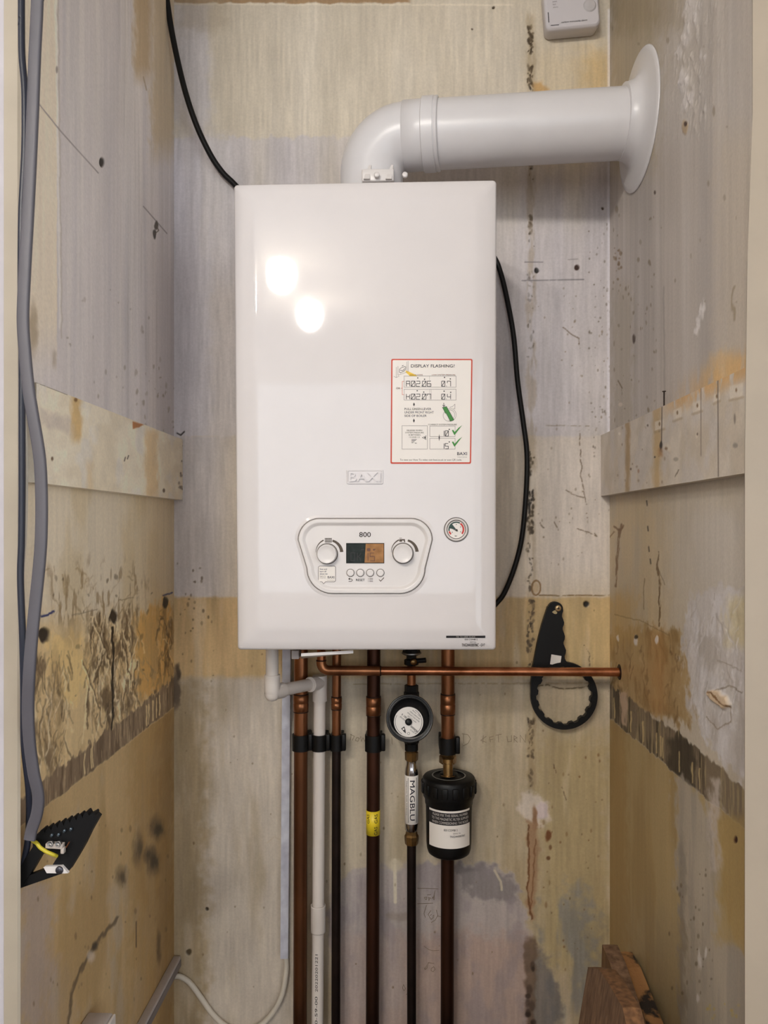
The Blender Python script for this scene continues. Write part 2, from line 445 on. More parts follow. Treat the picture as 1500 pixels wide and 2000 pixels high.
    for pl in ([(1100,640),(1118,655),(1131,660),(1133,680)], [(1132,842),(1133,890)], [(1134,880),(1136,940),(1146,985)], [(1106,956),(1116,964),(1128,970),(1140,972)], [(1128,1032),(1150,1040),(1166,1047),(1162,1041)], [(1082,1020),(1090,1036)], [(1055,1020),(1062,1032)],
               [(1140,1260),(1150,1275),(1152,1300)], [(1080,1492),(1086,1510)], [(1098,1540),(1106,1562)]):
        p.line(pl, 1.6, dk, .75, 6, 1, .35)
    p.line([(1052,1163),(1190,1163)], 2, (112, 86, 48), .8, 3, 1, .35)
    p.line([(1066,831),(1150,832)], 1.4, (130, 112, 86), .6, 3, 1, .4)
    p.line([(1040,1341),(1070,1338),(1100,1346),(1130,1344),(1150,1340)], 2.2, (84, 68, 42), .8, 5, 1.2, .3)
    p.line([(690,1336),(1190,1334)], 2.4, (140, 118, 80), .5, 3, 1.5, .35)
    p.line([(1025,512),(1060,512)], 1.6, (105, 98, 96), .75); p.line([(1020,548),(1140,546)], 1.8, (110, 104, 102), .8, 0, 1, .3)
    p.line([(1110,507),(1128,506)], 1.2, (120, 110, 104), .6)
    for a, b, r, c in ((1048,528,4.4,(18,14,12)), (1127,523,5,(48,24,14)), (1145,1180,5.5,(22,17,12)), (1177,407,2.6,(70,52,36)), (964,15,2.4,(60,46,30)), (922,57,1.6,(70,56,40)), (1061,187,3,(110,88,60)), (1059,1270,1.5,(40,30,20)), (404,1775,3.4,(60,50,34)), (368,1860,5,(84,70,46))):
        p.blob(a, b, r, r*1.1, c, .95, .3, 4, -.002)
    p.line(circ(1047,1148,9,16,14)+[(1056,1148)], 3, (122, 88, 46), .8, 3); p.blob(1047, 1148, 6, 10, (188, 160, 116), .7)
    p.blob(1055, 172, 14, 12, (186, 144, 84), .8, .5, 16, -.001)
    # plaster scar running down
    p.mix(p.poly([(1020,1552),(1044,1546),(1066,1570),(1070,1604),(1050,1612),(1030,1600),(1012,1580)], 5, 20)*.8, (206, 192, 172))
    p.blob(1058, 1584, 11, 17, (200, 182, 170), .95, .2, 10, .001); p.blob(1044, 1600, 5, 26, (128, 88, 54), .8, .4, 8)
    p.mix(p.poly([(1030,1600),(1046,1606),(1052,1660),(1045,1760),(1040,1800),(1028,1770),(1032,1700)], 4, 14)*.85, (152, 118, 84))
    p.line([(1031,1610),(1034,1690),(1030,1740),(1038,1795)], 3, (96, 60, 30), .85, 8, 1.2, .2)
    p.line([(1046,1640),(1042,1720),(1036,1780)], 2, (110, 72, 40), .7, 8)
    p.blob(1071, 1634, 5, 11, (98, 54, 24), .85, .4, 8); p.blob(1071, 1676, 4, 4, (92, 56, 26), .8); p.blob(1075, 1655, 3, 5, (92, 60, 34), .7)
    p.mix(p.rect(1026, 1046, 1830, 2200, 6, 20)*.75, (96, 74, 54)); p.specks(16, 1030, 1042, 1880, 2100, 5, (44, 32, 24), .8, 77, 2)
    # pale painted corner highlight; plaster marks and stains either side of the recess
    p.line([(1190,20),(1189,850)], 5, (232, 226, 222), .55, 0, 3); p.line([(1186,1340),(1187,1390)], 4, (190, 172, 140), .8, 5, 1.5, .3)
    p.blob(343, 1345, 9, 40, (92, 76, 58), .85, .4, 14); p.blob(348, 1312, 5, 16, (70, 58, 44), .8, .4, 10)
    p.line([(374,852),(430,852)], 1.6, (206, 194, 174), .7)
    p.line([(346,846),(353,850),(360,843)], 2.4, (44, 38, 36), .9)
    p.line([(546,1640),(536,1634),(522,1646)], 2, (190, 174, 146), .8)
    # brown edge left by a removed ceiling board
    p.mix((1-sst(4, 8, v+10*p.wv))*p.rect(300, 800, -600, 40, 6)*.85, (150, 116, 76))
    p.line([(340,8),(1000,10)], 3, (222, 208, 178), .6, 4)
    p.mix(p.rect(345, 440, -40, 60, 20, 30)*.4, (156, 140, 112))
    p.mul(.07, 5, 60, 3); p.mul(.05, 120, 120, 5)

# ---- the left wall
def yl(u, a, b): return a[1]+(u-a[0])*(b[1]-a[1])/(b[0]-a[0])
def paint_left(p):
    u, v = p.u, p.v
    p.fill((184, 175, 166))
    p.noise((166, 159, 154), .6, 40, 700, .4, .7, 1); p.noise((196, 187, 174), .5, 30, 600, .48, .75, 3)
    p.noise((158, 149, 138), .4, 10, 260, .55, .8, 6, sst(200, 260, u))
    up = 1-sst(1130, 1250, v+40*p.wv)
    p.mix(p.rect(296, 345, -100, 300, 40, 20, 10)*.6, (160, 138, 98)); p.mix(p.rect(262, 292, -100, 150, 30, 14, 8)*.65, (146, 118, 74))
    p.line([(280,150),(286,175)], 3, (120, 98, 66), .5, 8)
    strip = (1-sst(110, 113, u+4*p.wu))*(1-sst(600, 760, v)); p.mix(strip*.95, (203, 188, 162))
    p.line([(109,-20),(118,640)], 4, (214, 206, 190), .5, 4, 3); p.line([(113,-20),(121,660)], 2, (150, 138, 120), .5, 4, 1.5)
    p.blob(111, 136, 2.2, 7, (110, 100, 90), .7); p.blob(65, 640, 9, 46, (130, 112, 82), .6, .6, 10)
    # below the board: beige, then yellowing and mould
    bl = sst(0, 6, v-yl(u, (60,938), (360,976)))
    p.mix(bl*.9, (190, 176, 148)); p.noise((176, 158, 122), .6, 60, 120, .42, .66, 5, bl)
    p.mix(p.rect(250, 345, 960, 1200, 30, 30)*.45, (180, 158, 116)); 
    band_lo = yl(u, (85,1579), (336,1384)); band_hi = yl(u, (85,1524), (336,1330))
    yel = sst(1170, 1260, v+60*p.wv); p.mix(yel*.9, (190, 164, 116))
    p.mix(p.poly([(262,1205),(330,1170),(336,1335),(270,1370)], 10, 40)*.8, (186, 142, 74))
    p.mix(p.poly([(96,1245),(160,1238),(170,1330),(140,1380),(100,1350)], 8, 40)*.7, (208, 178, 116))
    mid = yel*(1-sst(-6, 6, v-band_hi))
    p.noise((84, 66, 44), .8, 20, 30, .42, .62, 2, p.poly([(176,1210),(262,1180),(266,1370),(214,1430),(172,1390)], 16, 50))
    p.noise((88, 70, 50), .75, 24, 36, .42, .62, 4, p.poly([(60,1280),(106,1300),(126,1420),(110,1530),(60,1540)], 16, 50))
    p.noise((110, 86, 52), .6, 14, 50, .44, .66, 7, p.rect(308, 340, 1180, 1380, 14, 20))
    p.noise((158, 132, 90), .5, 34, 60, .42, .7, 9, mid)
    scrapes(p, 230, (172, 268, 1190, 1410), [(84,66,44),(70,54,36),(132,108,74),(214,196,156),(224,208,172)], 5)
    scrapes(p, 150, (62, 135, 1270, 1500), [(92,74,50),(80,64,44),(140,118,84),(212,196,160)], 6)
    scrapes(p, 36, (306, 338, 1180, 1370), [(88,66,38),(74,56,34),(206,176,120)], 7)
    scrapes(p, 60, (110, 330, 1230, 1480), [(120,98,66),(218,200,156),(150,126,88)], 8, (1, 2), (8, 34), .7)
    scrapes(p, 30, (90, 280, 1100, 1200), [(130,108,74),(150,130,96)], 9, (1, 3), (8, 30), .8)
    for i, pl in enumerate(([(176,1205),(200,1260),(212,1300)], [(236,1250),(246,1300),(252,1340)], [(158,1290),(180,1350),(190,1380)], [(240,1230),(252,1262)], [(200,1270),(180,1330)], [(262,1290),(256,1340)], [(170,1340),(166,1420)])):
        p.line(pl, 2.4, (216, 196, 152), .7, 12, 1.2, .2); p.line([(a+4, b+3) for a, b in pl], 2, (80, 62, 40), .7, 12, 1.2, .2)
    for pl in ([(150,1110),(172,1130),(160,1150)], [(122,1120),(128,1165)], [(196,1165),(205,1190)], [(262,1125),(268,1160)]): p.line(pl, 3, (140, 116, 78), .55, 14, 2, .3)
    p.noise((120, 98, 66), .6, 10, 30, .55, .68, 13, p.rect(90, 280, 1100, 1220, 20, 40))
    p.line([(219,1225),(221,1270),(220,1330),(220,1400),(218,1455)], 3.4, (26, 20, 14), .95, 6, 1.2, .12)
    # dark band where a worktop was sealed
    bm = sst(-3, 3, v-band_hi-16*p.wv*2)*(1-sst(-2, 2, v-band_lo-8*p.wv))
    p.mix(bm, (118, 98, 74)); p.noise((84, 66, 46), .7, 8, 40, .45, .65, 3, bm); p.noise((164, 142, 108), .6, 5, 30, .58, .7, 8, bm)
    for a in (165, 178, 181, 286, 290, 299, 306, 312): 
        y1 = yl(a, (85,1579), (336,1384)); p.line([(a,y1-44),(a,y1-6)], 2, (206, 184, 134), .8, 4, 1)
    un = sst(0, 3, v-band_lo-8*p.wv)
    p.mix(un, (172, 146, 102)); p.noise((150, 122, 78), .7, 60, 200, .4, .65, 6, un); p.noise((164, 150, 128), .6, 50, 90, .5, .7, 8, un)
    p.mix(un*p.rect(255, 345, 1380, 2300, 30, 30)*.65, (148, 116, 66)); p.mix(un*p.rect(310, 345, 1380, 2300, 20, 20)*.5, (112, 86, 50))
    p.mix(p.poly([(40,1720),(100,1740),(106,1860),(86,2000),(40,2000)], 20, 50)*.65, (158, 144, 136))
    p.mix(p.rect(40, 130, 1880, 2300, 40, 40)*.4, (140, 124, 108))
    for a, b, ru, rv, al in ((306,1618,13,20,.85),(298,1682,12,24,.85),(270,1658,9,30,.55),(238,1712,10,20,.6),(288,1668,6,14,.4)):
        p.blob(a, b, ru, rv, (62, 50, 34), al*.8, .7, 14); p.blob(a+2, b+2, ru*.5, rv*.5, (40, 32, 22), al*.7, .6, 10)
    p.line([(232,1790),(205,1820),(186,1848),(160,1890),(140,1940),(130,2010),(126,2060)], 5, (72, 58, 40), .7, 12, 3, .1)
    p.blob(178, 1868, 8, 12, (190, 176, 158), .7, .5, 10); p.blob(186, 1848, 5, 9, (44, 36, 26), .7, .5, 8)
    p.blob(310, 1850, 4, 30, (74, 56, 34), .7, .6, 6); p.line([(266,1800),(266,1850)], 1.6, (70, 54, 34), .8)
    p.specks(40, 60, 330, 1120, 1360, 3, (72, 56, 36), .6, 21, 2.4, 10); p.specks(40, 60, 335, 1600, 1980, 2, (88, 68, 42), .5, 22, 3)
    p.specks(22, 120, 330, 560, 800, 2, (120, 108, 92), .5, 23, 3)
    p.blob(87, 1241, 10, 13, (34, 26, 18), .95, .3, 10, -.002); p.blob(222, 1205, 7, 13, (36, 28, 20), .95, .3, 10, -.002); p.blob(323, 1178, 4.5, 11, (20, 16, 14), .95, .3, 6)
    p.line([(80,1203),(92,1201),(105,1195)], 4, (28, 34, 78), .9, 3); p.line([(319,1164),(336,1157)], 2.4, (34, 38, 76), .85, 3)
    p.line([(140,1202),(190,1190)], 2, (120, 104, 82), .6, 5); p.line([(232,1172),(262,1166)], 1.8, (120, 100, 70), .6, 5)
    p.line([(76,203),(120,258),(192,338)], 1.7, (118, 108, 102), .8); p.line([(280,403),(326,456)], 1.7, (110, 100, 94), .8)
    p.blob(199, 318, 4.5, 9, (30, 24, 20), .95, .3, 3, -.002); p.blob(305, 440, 3.6, 8, (50, 40, 28), .95, .3, 4); p.blob(302, 457, 3.4, 9, (44, 34, 24), .95, .3, 4)
    p.line([(305,440),(310,450),(302,457)], 1.6, (70, 56, 40), .8)
    p.specks(30, 262, 345, 700, 860, 2, (110, 96, 74), .5, 25, 3, 8)
    p.blob(106, 700, 5, 16, (120, 104, 80), .4, .6, 8)
    p.mul(.035, 7, 160, 3); p.mul(.04, 90, 160, 5)

# ---- the right wall
def paint_right(p):
    u, v = p.u, p.v
    p.fill((180, 170, 156))
    p.noise((162, 154, 143), .6, 34, 700, .4, .7, 2); p.noise((196, 187, 174), .45, 22, 520, .5, .75, 4)
    p.mix(p.rect(1188, 1285, -200, 330, 40, 40, 24)*.55, (152, 136, 102)); p.mix(p.rect(1200, 1330, -200, 60, 30, 40)*.35, (120, 100, 60))
    p.mix(p.rect(1195, 1235, 560, 840, 30, 30, 12)*.45, (158, 146, 120))
    p.mix(p.rect(1400, 1500, 250, 760, 60, 30, 24)*.4, (196, 180, 152))
    for a, b, ru, rv in ((1352,20,14,34),(1340,70,10,20),(1330,100,5,12),(1372,110,4,9),(1335,160,8,24),(1340,200,7,20),(1352,190,5,16),(1334,150,6,10)):
        p.blob(a, b, ru, rv, (206, 198, 188), .7, .5, 22, .0016)
    p.blob(1338, 248, 7, 13, (170, 146, 112), .95, .3, 8, .001); p.blob(1340, 242, 3, 5, (60, 36, 20), .95, .3)
    for a, b, rv in ((1370,612,14),(1364,635,14),(1374,600,12),(1360,645,6)): p.blob(a, b, 4, rv, (214, 206, 196), .8, .5, 18, .001)
    p.specks(60, 1196, 1290, 400, 840, 1.8, (104, 86, 58), .6, 31, 3, 4); p.specks(24, 1196, 1450, 40, 600, 2, (112, 96, 72), .5, 32, 4)
    p.specks(18, 1194, 1214, 480, 560, 2.4, (106, 78, 42), .7, 33, 2)
    p.blob(1238, 662, 3, 8, (54, 34, 22), .85, .4, 6); p.blob(1279, 376, 2, 4, (50, 36, 24), .8); p.line([(1433,560),(1430,590),(1436,624)], 3, (128, 110, 78), .5, 8, 2)
    p.line([(1208,745),(1215,758)], 2, (104, 84, 56), .8); p.blob(1212, 790, 4, 4, (200, 186, 164), .8); p.line([(1296,560),(1298,765)], 2.6, (140, 132, 122), .5, 3, 2)
    # rust bloom above the board
    tl = yl(u, (1170,850), (1450,722))
    rb = sst(-60, -2, v-tl)*(1-sst(0, 14, v-tl))*sst(1290, 1420, u); p.mix(rb*.85*sst(.3, .55, fbm(p.a/12, p.b/40, 4, 3)), (196, 156, 98))
    p.mix(p.rect(1385, 1460, 690, 770, 16, 30)*.7, (204, 170, 116))
    bl = sst(0, 4, v-yl(u, (1172,968), (1452,928)))
    p.mix(bl, (186, 174, 152)); p.mix(bl*p.rect(1180, 1300, 960, 1250, 40, 40)*.6, (182, 158, 112)); p.noise((170, 158, 136), .5, 60, 100, .42, .66, 6, bl)
    p.mix(bl*p.rect(1350, 1460, 990, 1160, 40, 40)*.5, (186, 178, 166))
    # amber lower field
    am = p.poly([(1186,1235),(1240,1225),(1330,1235),(1340,1330),(1352,1420),(1200,1380),(1186,1330)], 10, 50); p.mix(am*.9, (158, 130, 84)); p.noise((128, 98, 54), .6, 24, 40, .45, .66, 7, am); p.noise((178, 152, 106), .45, 20, 50, .5, .7, 3, am); scrapes(p, 50, (1195, 1335, 1230, 1400), [(112,84,46),(186,160,116),(98,72,40)], 25, (1, 2.4), (8, 40), .4)
    p.mix(p.rect(1270, 1300, 1230, 1400, 14, 20)*.35, (170, 120, 64)); p.mix(p.rect(1186, 1240, 1160, 1260, 20, 40)*.6, (180, 148, 92))
    p.line([(1213,1024),(1211,1036),(1206,1090),(1203,1145)], 3.4, (104, 72, 38), .8, 6, 1.5, .25); p.line([(1200,1028),(1211,1036),(1217,1026)], 2.6, (104, 72, 38), .8, 5, 1.2, .2); p.line([(1190,1050),(1200,1038)], 2, (110, 80, 44), .7, 5)
    p.line([(1287,1078),(1284,1110),(1289,1150),(1287,1222)], 2.6, (96, 72, 42), .8, 8, 1.2, .3); p.line([(1284,1110),(1298,1140)], 1.6, (100, 80, 52), .6, 8); p.line([(1258,1130),(1258,1190)], 1.6, (110, 88, 54), .6, 4)
    for a, b in ((1265,1028),(1267,1068),(1270,1092),(1263,978)): p.line([(a,b),(a+1,b+9)], 2.2, (60, 48, 32), .8)
    p.line([(1200,1200),(1250,1212),(1306,1240)], 1.6, (122, 98, 60), .6, 4)
    # bare skim plaster with ridges
    pl = p.poly([(1336,1200),(1350,1165),(1384,1150),(1420,1140),(1470,1150),(1470,1545),(1420,1500),(1376,1440),(1346,1380),(1338,1280)], 7, 44)
    p.mix(pl*.9, (190, 182, 172)); p.noise((206, 200, 194), .6, 30, 40, .45, .68, 8, pl); p.noise((166, 156, 142), .5, 40, 50, .5, .7, 10, pl)
    p.mix(p.rect(1420, 1470, 1160, 1260, 16, 30)*.6, (196, 178, 126))
    rid = fbm(p.a/12+.4*p.b/12, p.b/20, 5, 9); p.h += pl*(rid-.5)*.0036*sst(.0, .3, pl)*sst(.35, .6, fbm(p.a/40, p.b/50, 3, 2))
    scrapes(p, 60, (1345, 1450, 1160, 1420), [(216,210,204),(206,198,190),(160,150,138)], 15, (1, 2.4), (10, 44), .6)
    p.h += p.rect(1320, 1400, -50, 260, 40, 40)*np.maximum(0, fbm(p.a/8, p.b/12, 4, 12)-.55)*.008
    for a, b, ru, rv in ((1242,1251,4.5,10),(1283,1249,2.6,8),(1208,1247,2.6,6),(1205,1313,3,6),(1240,1385,3,6),(1218,1378,4,16)): p.blob(a, b, ru, rv, (214, 204, 190), .95, .3, 6, .001)
    p.blob(1243, 1244, 3.4, 4, (40, 30, 20), .9)
    fl = p.poly([(1384,1350),(1400,1346),(1424,1362),(1430,1380),(1414,1384),(1392,1368)], 3, 10); p.mix(fl*.9, (208, 182, 146)); p.h += fl*.004
    p.line([(1384,1350),(1396,1352),(1406,1368),(1428,1382)], 2.4, (116, 78, 40), .85, 6); p.line([(1382,1400),(1400,1424),(1426,1410),(1430,1380)], 2, (140, 124, 104), .8, 10)
    p.line([(1400,1346),(1424,1340),(1452,1352)], 2.2, (120, 104, 84), .7, 8); p.line([(1402,1290),(1450,1310)], 1.6, (140, 126, 108), .6, 6)
    # sealed dark band
    lo = yl(u, (1191,1402), (1330,1518)); lo = np.where(u > 1330, 1518+(u-1330)*.82, lo); hi = np.where(u > 1330, 1436+(u-1330)*.86, yl(u, (1191,1338), (1330,1436)))
    bm = sst(-3, 3, v-hi-24*p.wv)*(1-sst(-2, 2, v-lo-12*p.wv))
    p.mix(bm*.95, (112, 96, 74)); p.noise((62, 50, 36), .9, 9, 60, .42, .6, 3, bm*p.rect(1186, 1375, 1330, 1580, 14)); p.noise((156, 138, 100), .7, 6, 60, .56, .7, 8, bm)
    p.mix(bm*p.rect(1305, 1356, 1440, 1545, 8, 20)*.8, (46, 37, 28))
    for a in (1200, 1232, 1256, 1282, 1290, 1294, 1326, 1352, 1366): 
        y1 = float(np.interp(a, [1191, 1330, 1460], [1402, 1518, 1625])); p.line([(a,y1-46),(a+.5,y1-8)], 2.2, (196, 172, 118), .75, 4, 1)
    p.mix(p.poly([(1212,1352),(1224,1350),(1226,1384),(1222,1420),(1214,1416)], 3, 12)*.9, (186, 160, 132))
    un = sst(0, 3, v-lo-12*p.wv); p.mix(un, (164, 142, 98)); p.noise((146, 120, 74), .6, 50, 200, .42, .66, 5, un)
    p.mix(un*p.rect(1188, 1225, 1400, 2300, 20, 20, 10)*.6, (146, 116, 66))
    gs = p.poly([(1318,1518),(1352,1540),(1372,1570),(1404,1600),(1404,1680),(1420,1800),(1470,1900),(1470,2300),(1330,2300),(1336,1850),(1322,1700)], 10, 36)
    p.mix(gs*.85, (170, 160, 142)); p.noise((148, 138, 122), .6, 16, 140, .45, .66, 6, gs)
    p.mix(p.rect(1388, 1410, 1520, 1700, 8, 30)*.8, (190, 178, 164)); p.mix(p.rect(1402, 1470, 1590, 1840, 12, 30)*.7, (164, 138, 84))
    p.mix(p.rect(1250, 1345, 1790, 2300, 60, 60)*.45, (132, 116, 88)); p.mix(p.rect(1326, 1340, 1640, 2000, 30, 20, 6)*.6, (122, 112, 98))
    p.blob(1436, 1640, 3.6, 7, (46, 20, 16), .95, .3, 3, -.002); p.specks(30, 1300, 1400, 1690, 1960, 2, (86, 70, 46), .7, 41, 2.5)
    for a, b, rv in ((1364,1870,18),(1368,1880,12),(1378,1860,10),(1364,1950,10)): p.blob(a, b, 2.4, rv, (206, 198, 186), .8, .5, 10)
    p.specks(12, 1380, 1450, 1960, 2000, 3, (186, 156, 60), .5, 42)
    p.mul(.035, 7, 160, 3); p.mul(.04, 90, 160, 5)

# ---- the painted boards on the side walls
def paint_board_left(p):
    p.fill((202, 190, 164)); p.noise((188, 174, 146), .6, 60, 40, .42, .66, 2); p.noise((190, 184, 172), .5, 40, 40, .5, .7, 6)
    p.mix(p.rect(140, 158, 770, 860, 14, 12, 5)*.75, (176, 142, 84)); p.mix(p.rect(284, 308, 840, 975, 14, 12, 6)*.6, (184, 150, 96)); p.mix(p.rect(168, 182, 900, 970, 12, 10, 5)*.4, (188, 160, 112))
    p.mix(p.poly([(76,800),(140,820),(140,850),(80,830)], 8, 20)*.5, (166, 152, 138))
    p.mix(p.poly([(259,823),(281,829),(272,835),(260,837)], 1.5, 3), (150, 96, 50))
    for a, b in ((102,896),(320,958)): p.blob(a, b, 2.4, 4, (70, 50, 26), .85)
    p.line([(243,900),(245,893)], 1.8, (70, 58, 44), .8); p.line([(249,896),(251,890)], 1.8, (70, 58, 44), .8); p.blob(57, 887, 2, 4, (120, 88, 50), .7)
    p.line([(65,743),(100,757),(130,770)], 2.4, (70, 54, 36), .75, 4, 1, .3); p.blob(148, 781, 3.4, 4, (96, 66, 32), .8)
    p.specks(14, 349, 360, 860, 970, 2, (70, 56, 40), .7, 3, 2); p.mul(.05, 20, 20, 3)
def paint_board_right(p):
    p.fill((196, 184, 164)); p.noise((182, 168, 144), .6, 40, 60, .42, .66, 2); p.noise((190, 182, 172), .5, 40, 60, .5, .7, 6)
    tl = yl(p.u, (1170,850), (1450,722))
    p.mix((1-sst(0, 40, p.v-tl))*sst(1280, 1330, p.u)*.85*sst(.28, .5, fbm(p.a/12, p.b/20, 4, 3)), (198, 156, 98))
    p.mix(p.rect(1222, 1230, 820, 965, 8, 6, 3)*.75, (150, 118, 70)); p.mix(p.rect(1276, 1290, 790, 960, 14, 8, 5)*.65, (176, 142, 84))
    for a, b, w, h in ((1288,830,9,10),(1323,808,8,11),(1362,794,9,11),(1400,776,6,9),(1438,764,13,14)):
        p.mix(p.poly([(a-w,b-h+4),(a+w,b-h-2),(a+w,b+h-4),(a-w,b+h+2)], 1.5, 2)*.8, (210, 198, 176)); p.blob(a, b-2, 1.8, 4, (112, 84, 48), .8)
        p.line([(a-w,b+h+4),(a+w,b+h-2)], 4, (158, 136, 100), .5, 0, 2)
    p.line([(1293,790),(1292,862)], 1.6, (90, 74, 58), .8); p.line([(1369,755),(1369,890)], 1.5, (126, 110, 94), .75); p.line([(1402,742),(1403,930)], 1.6, (112, 98, 84), .85)
    p.blob(1291, 870, 3.4, 9, (30, 20, 14), .95, .3, 4); p.blob(1304, 874, 6, 8, (206, 192, 168), .7, .4, 8, .001); p.blob(1302, 876, 3, 3, (120, 90, 60), .8)
    p.mix(p.rect(1286, 1294, 876, 892, 4, 4)*.6, (150, 96, 44)); p.blob(1361, 850, 2.4, 6, (206, 192, 168), .9); p.blob(1362, 848, 1.6, 2.4, (70, 54, 36), .8)
    p.blob(1435, 818, 2, 10, (120, 108, 94), .8); p.blob(1436, 870, 5, 5, (130, 120, 106), .8); p.blob(1320, 897, 5, 4, (140, 130, 112), .7); p.line([(1318,930),(1326,917)], 2, (90, 76, 56), .7, 4)
    p.blob(1279, 893, 1.8, 1.8, (40, 30, 20), .9); p.blob(1232, 916, 1.8, 2.4, (70, 44, 24), .8); p.blob(1247, 920, 2, 4, (150, 110, 80), .7); p.blob(1265, 831, 1.8, 2, (70, 54, 36), .8); p.blob(1210, 847, 2.4, 2.6, (222, 210, 190), .9)
    p.specks(20, 1200, 1300, 830, 960, 1.6, (120, 96, 66), .6, 3, 2); p.mul(.05, 20, 20, 3)

WM = wallmat('flaking_wall_paint', .5, .22)
BM = wallmat('old_gloss_paint_on_timber', .42, .12)
KW = (1.10, 1.14, 1.30); KLEFT = (1.62, 1.66, 1.80); KRIGHT = (1.22, 1.26, 1.4)
wall_back = painted('wall_back', (XL-.06, YB, 0), (XR-XL+.12, 0, 0), (0, 0, ZT), (0, -1, 0), paint_back, WM, KW)
wall_left = painted('wall_left', (XL, YJ, 0), (0, YB-YJ, 0), (0, 0, ZT), (1, 0, 0), paint_left, WM, KLEFT)
wall_right = painted('wall_right', (XR, YJR-.046, 0), (0, YB-YJR+.046, 0), (0, 0, ZT), (-1, 0, 0), paint_right, WM, KRIGHT)
# boards: front face stands 15 mm (left) and 17 mm (right) off the wall
BT = .017
a = PX(360, 977, XL+BT); b = PX(358, 859, XL+BT); y0 = YJ+.004
bl_ = painted('painted_board', (XL+BT, y0, a.z), (0, YB-.002-y0, 0), (0, 0, b.z-a.z), (1, 0, 0), paint_board_left, BM, KLEFT, thick=BT-.0006, kind=None)
tag(bl_, 'cream painted board across the left wall with a bare wood chip in its top edge', 'board')
a = PX(1172, 969, XR-BT); b = PX(1172, 851, XR-BT); y0 = YJR-.0435
br_ = painted('painted_board', (XR-BT, y0, a.z), (0, YB-.002-y0, 0), (0, 0, b.z-a.z), (-1, 0, 0), paint_board_right, BM, KRIGHT, thick=BT-.0006, kind=None)
tag(br_, 'cream painted timber board across the right wall with rust streaks and a nail on top', 'board')
# ------------------------------------------------------------------ palette
white_metal = mat('white_enamel_steel', (221, 216, 216), .035, bump=.006, bscale=70, var=.01)
white_plastic = mat('white_plastic', (222, 217, 215), .32, var=.015)
flue_white = mat('white_flue_coating', (216, 214, 216), .3, var=.015)
groove = mat('shadow_gap_grey', (92, 84, 78), .6)
print_black = mat('black_print', (34, 32, 36), .6)
print_brown = mat('dark_brown_print', (78, 66, 54), .6)
print_blue = mat('navy_print', (44, 42, 118), .6)
print_grey = mat('grey_print', (120, 112, 112), .6)
print_red = mat('red_print', (196, 60, 34), .55)
print_pink = mat('faded_red_print', (206, 112, 96), .6)
print_green = mat('green_print', (52, 132, 48), .55)
print_yellow = mat('yellow_print', (236, 196, 70), .6)
paper = mat('white_sticker_paper', (232, 226, 220), .45, var=.012)
copper = mat('tarnished_copper', (176, 118, 80), .34, .85, bump=.05, bscale=60, vscale=22, stretch=(1, 1, .35), dark=(112, 70, 45))
copper_bright = mat('bright_copper', (204, 136, 98), .3, .95, bump=.04, bscale=60, vscale=30, dark=(142, 86, 56))
copper_shade = mat('copper_painted_shade', (80, 50, 37), .42, .85, vscale=14, stretch=(1, 1, .3), dark=(38, 24, 19))  # low light on the pipes painted into this copper and the next two
copper_half_shade = mat('copper_painted_half_shade', (122, 80, 52), .4, .85, vscale=14, stretch=(1, 1, .3), dark=(66, 40, 27))
copper_deep_shade = mat('copper_painted_deep_shade', (44, 32, 28), .45, .7, vscale=18, dark=(24, 17, 15))
solder = mat('blackened_solder', (52, 34, 26), .5, .6)
pvc = mat('white_overflow_pvc', (214, 206, 200), .4, var=.02)
black_plastic = mat('black_plastic', (11, 11, 12), .45, bump=.05, bscale=300, spec=.28)
black_rubber = mat('black_cable_sheath', (10, 10, 11), .5, spec=.3)
brass = mat('dull_brass', (150, 118, 74), .3, .9, vscale=40, dark=(100, 76, 46))
chrome = mat('chrome', (190, 188, 190), .1, 1, var=.02)
steel = mat('zinc_screw', (150, 148, 146), .35, .9)
rust = mat('rusty_iron', (48, 36, 30), .7, .3)
grey_sheath = mat('grey_cable_sheath', (88, 86, 93), .5, var=.04)
blue_sheath = mat('dark_slate_cable_sheath', (38, 42, 56), .4)
cream_sheath = mat('white_flex_sheath', (206, 198, 184), .5)
trunk_m = mat('white_trunking', (206, 208, 216), .4, var=.03)
mauve_white = mat('dusty_white_plastic', (188, 180, 178), .5, var=.06, vscale=60)

# ------------------------------------------------------------------ the boiler
YF = 1.136; YR = 1.415
BOT = P(714, 1273, YF)
boiler = thing('wall_boiler', 'large white wall hung gas boiler with control panel in the middle of the recess', 'boiler', (BOT.x, YB, BOT.z))
def Fp(off):
    return lambda x, y: P(x, y, YF-off) if False else Vector((P(x, y, YF).x, YF-off, P(x, y, YF).z))
F0 = Fp(.0004)
TLc, TRc, BRc, BLc = (453, 353.5), (972, 344.5), (971, 1272.5), (460, 1272)
def quadring(ins, y, r, n=7):
    """rounded outline of the casing inset by ins px at depth y"""
    c = [(TRc, -1, 1), (TLc, 1, 1), (BLc, 1, -1), (BRc, -1, -1)]; out = []
    for i, (q, sx, sy) in enumerate(c):
        cx = q[0]+sx*(ins+r); cy = q[1]+sy*(ins+r)
        for k in range(n+1):
            t = math.radians(90*i+90*k/n); x = cx+r*math.cos(t); yy = cy-r*math.sin(t)
            v = P(x, yy, YF); out.append(Vector((v.x, y, v.z)))
    return out
mb = MB()
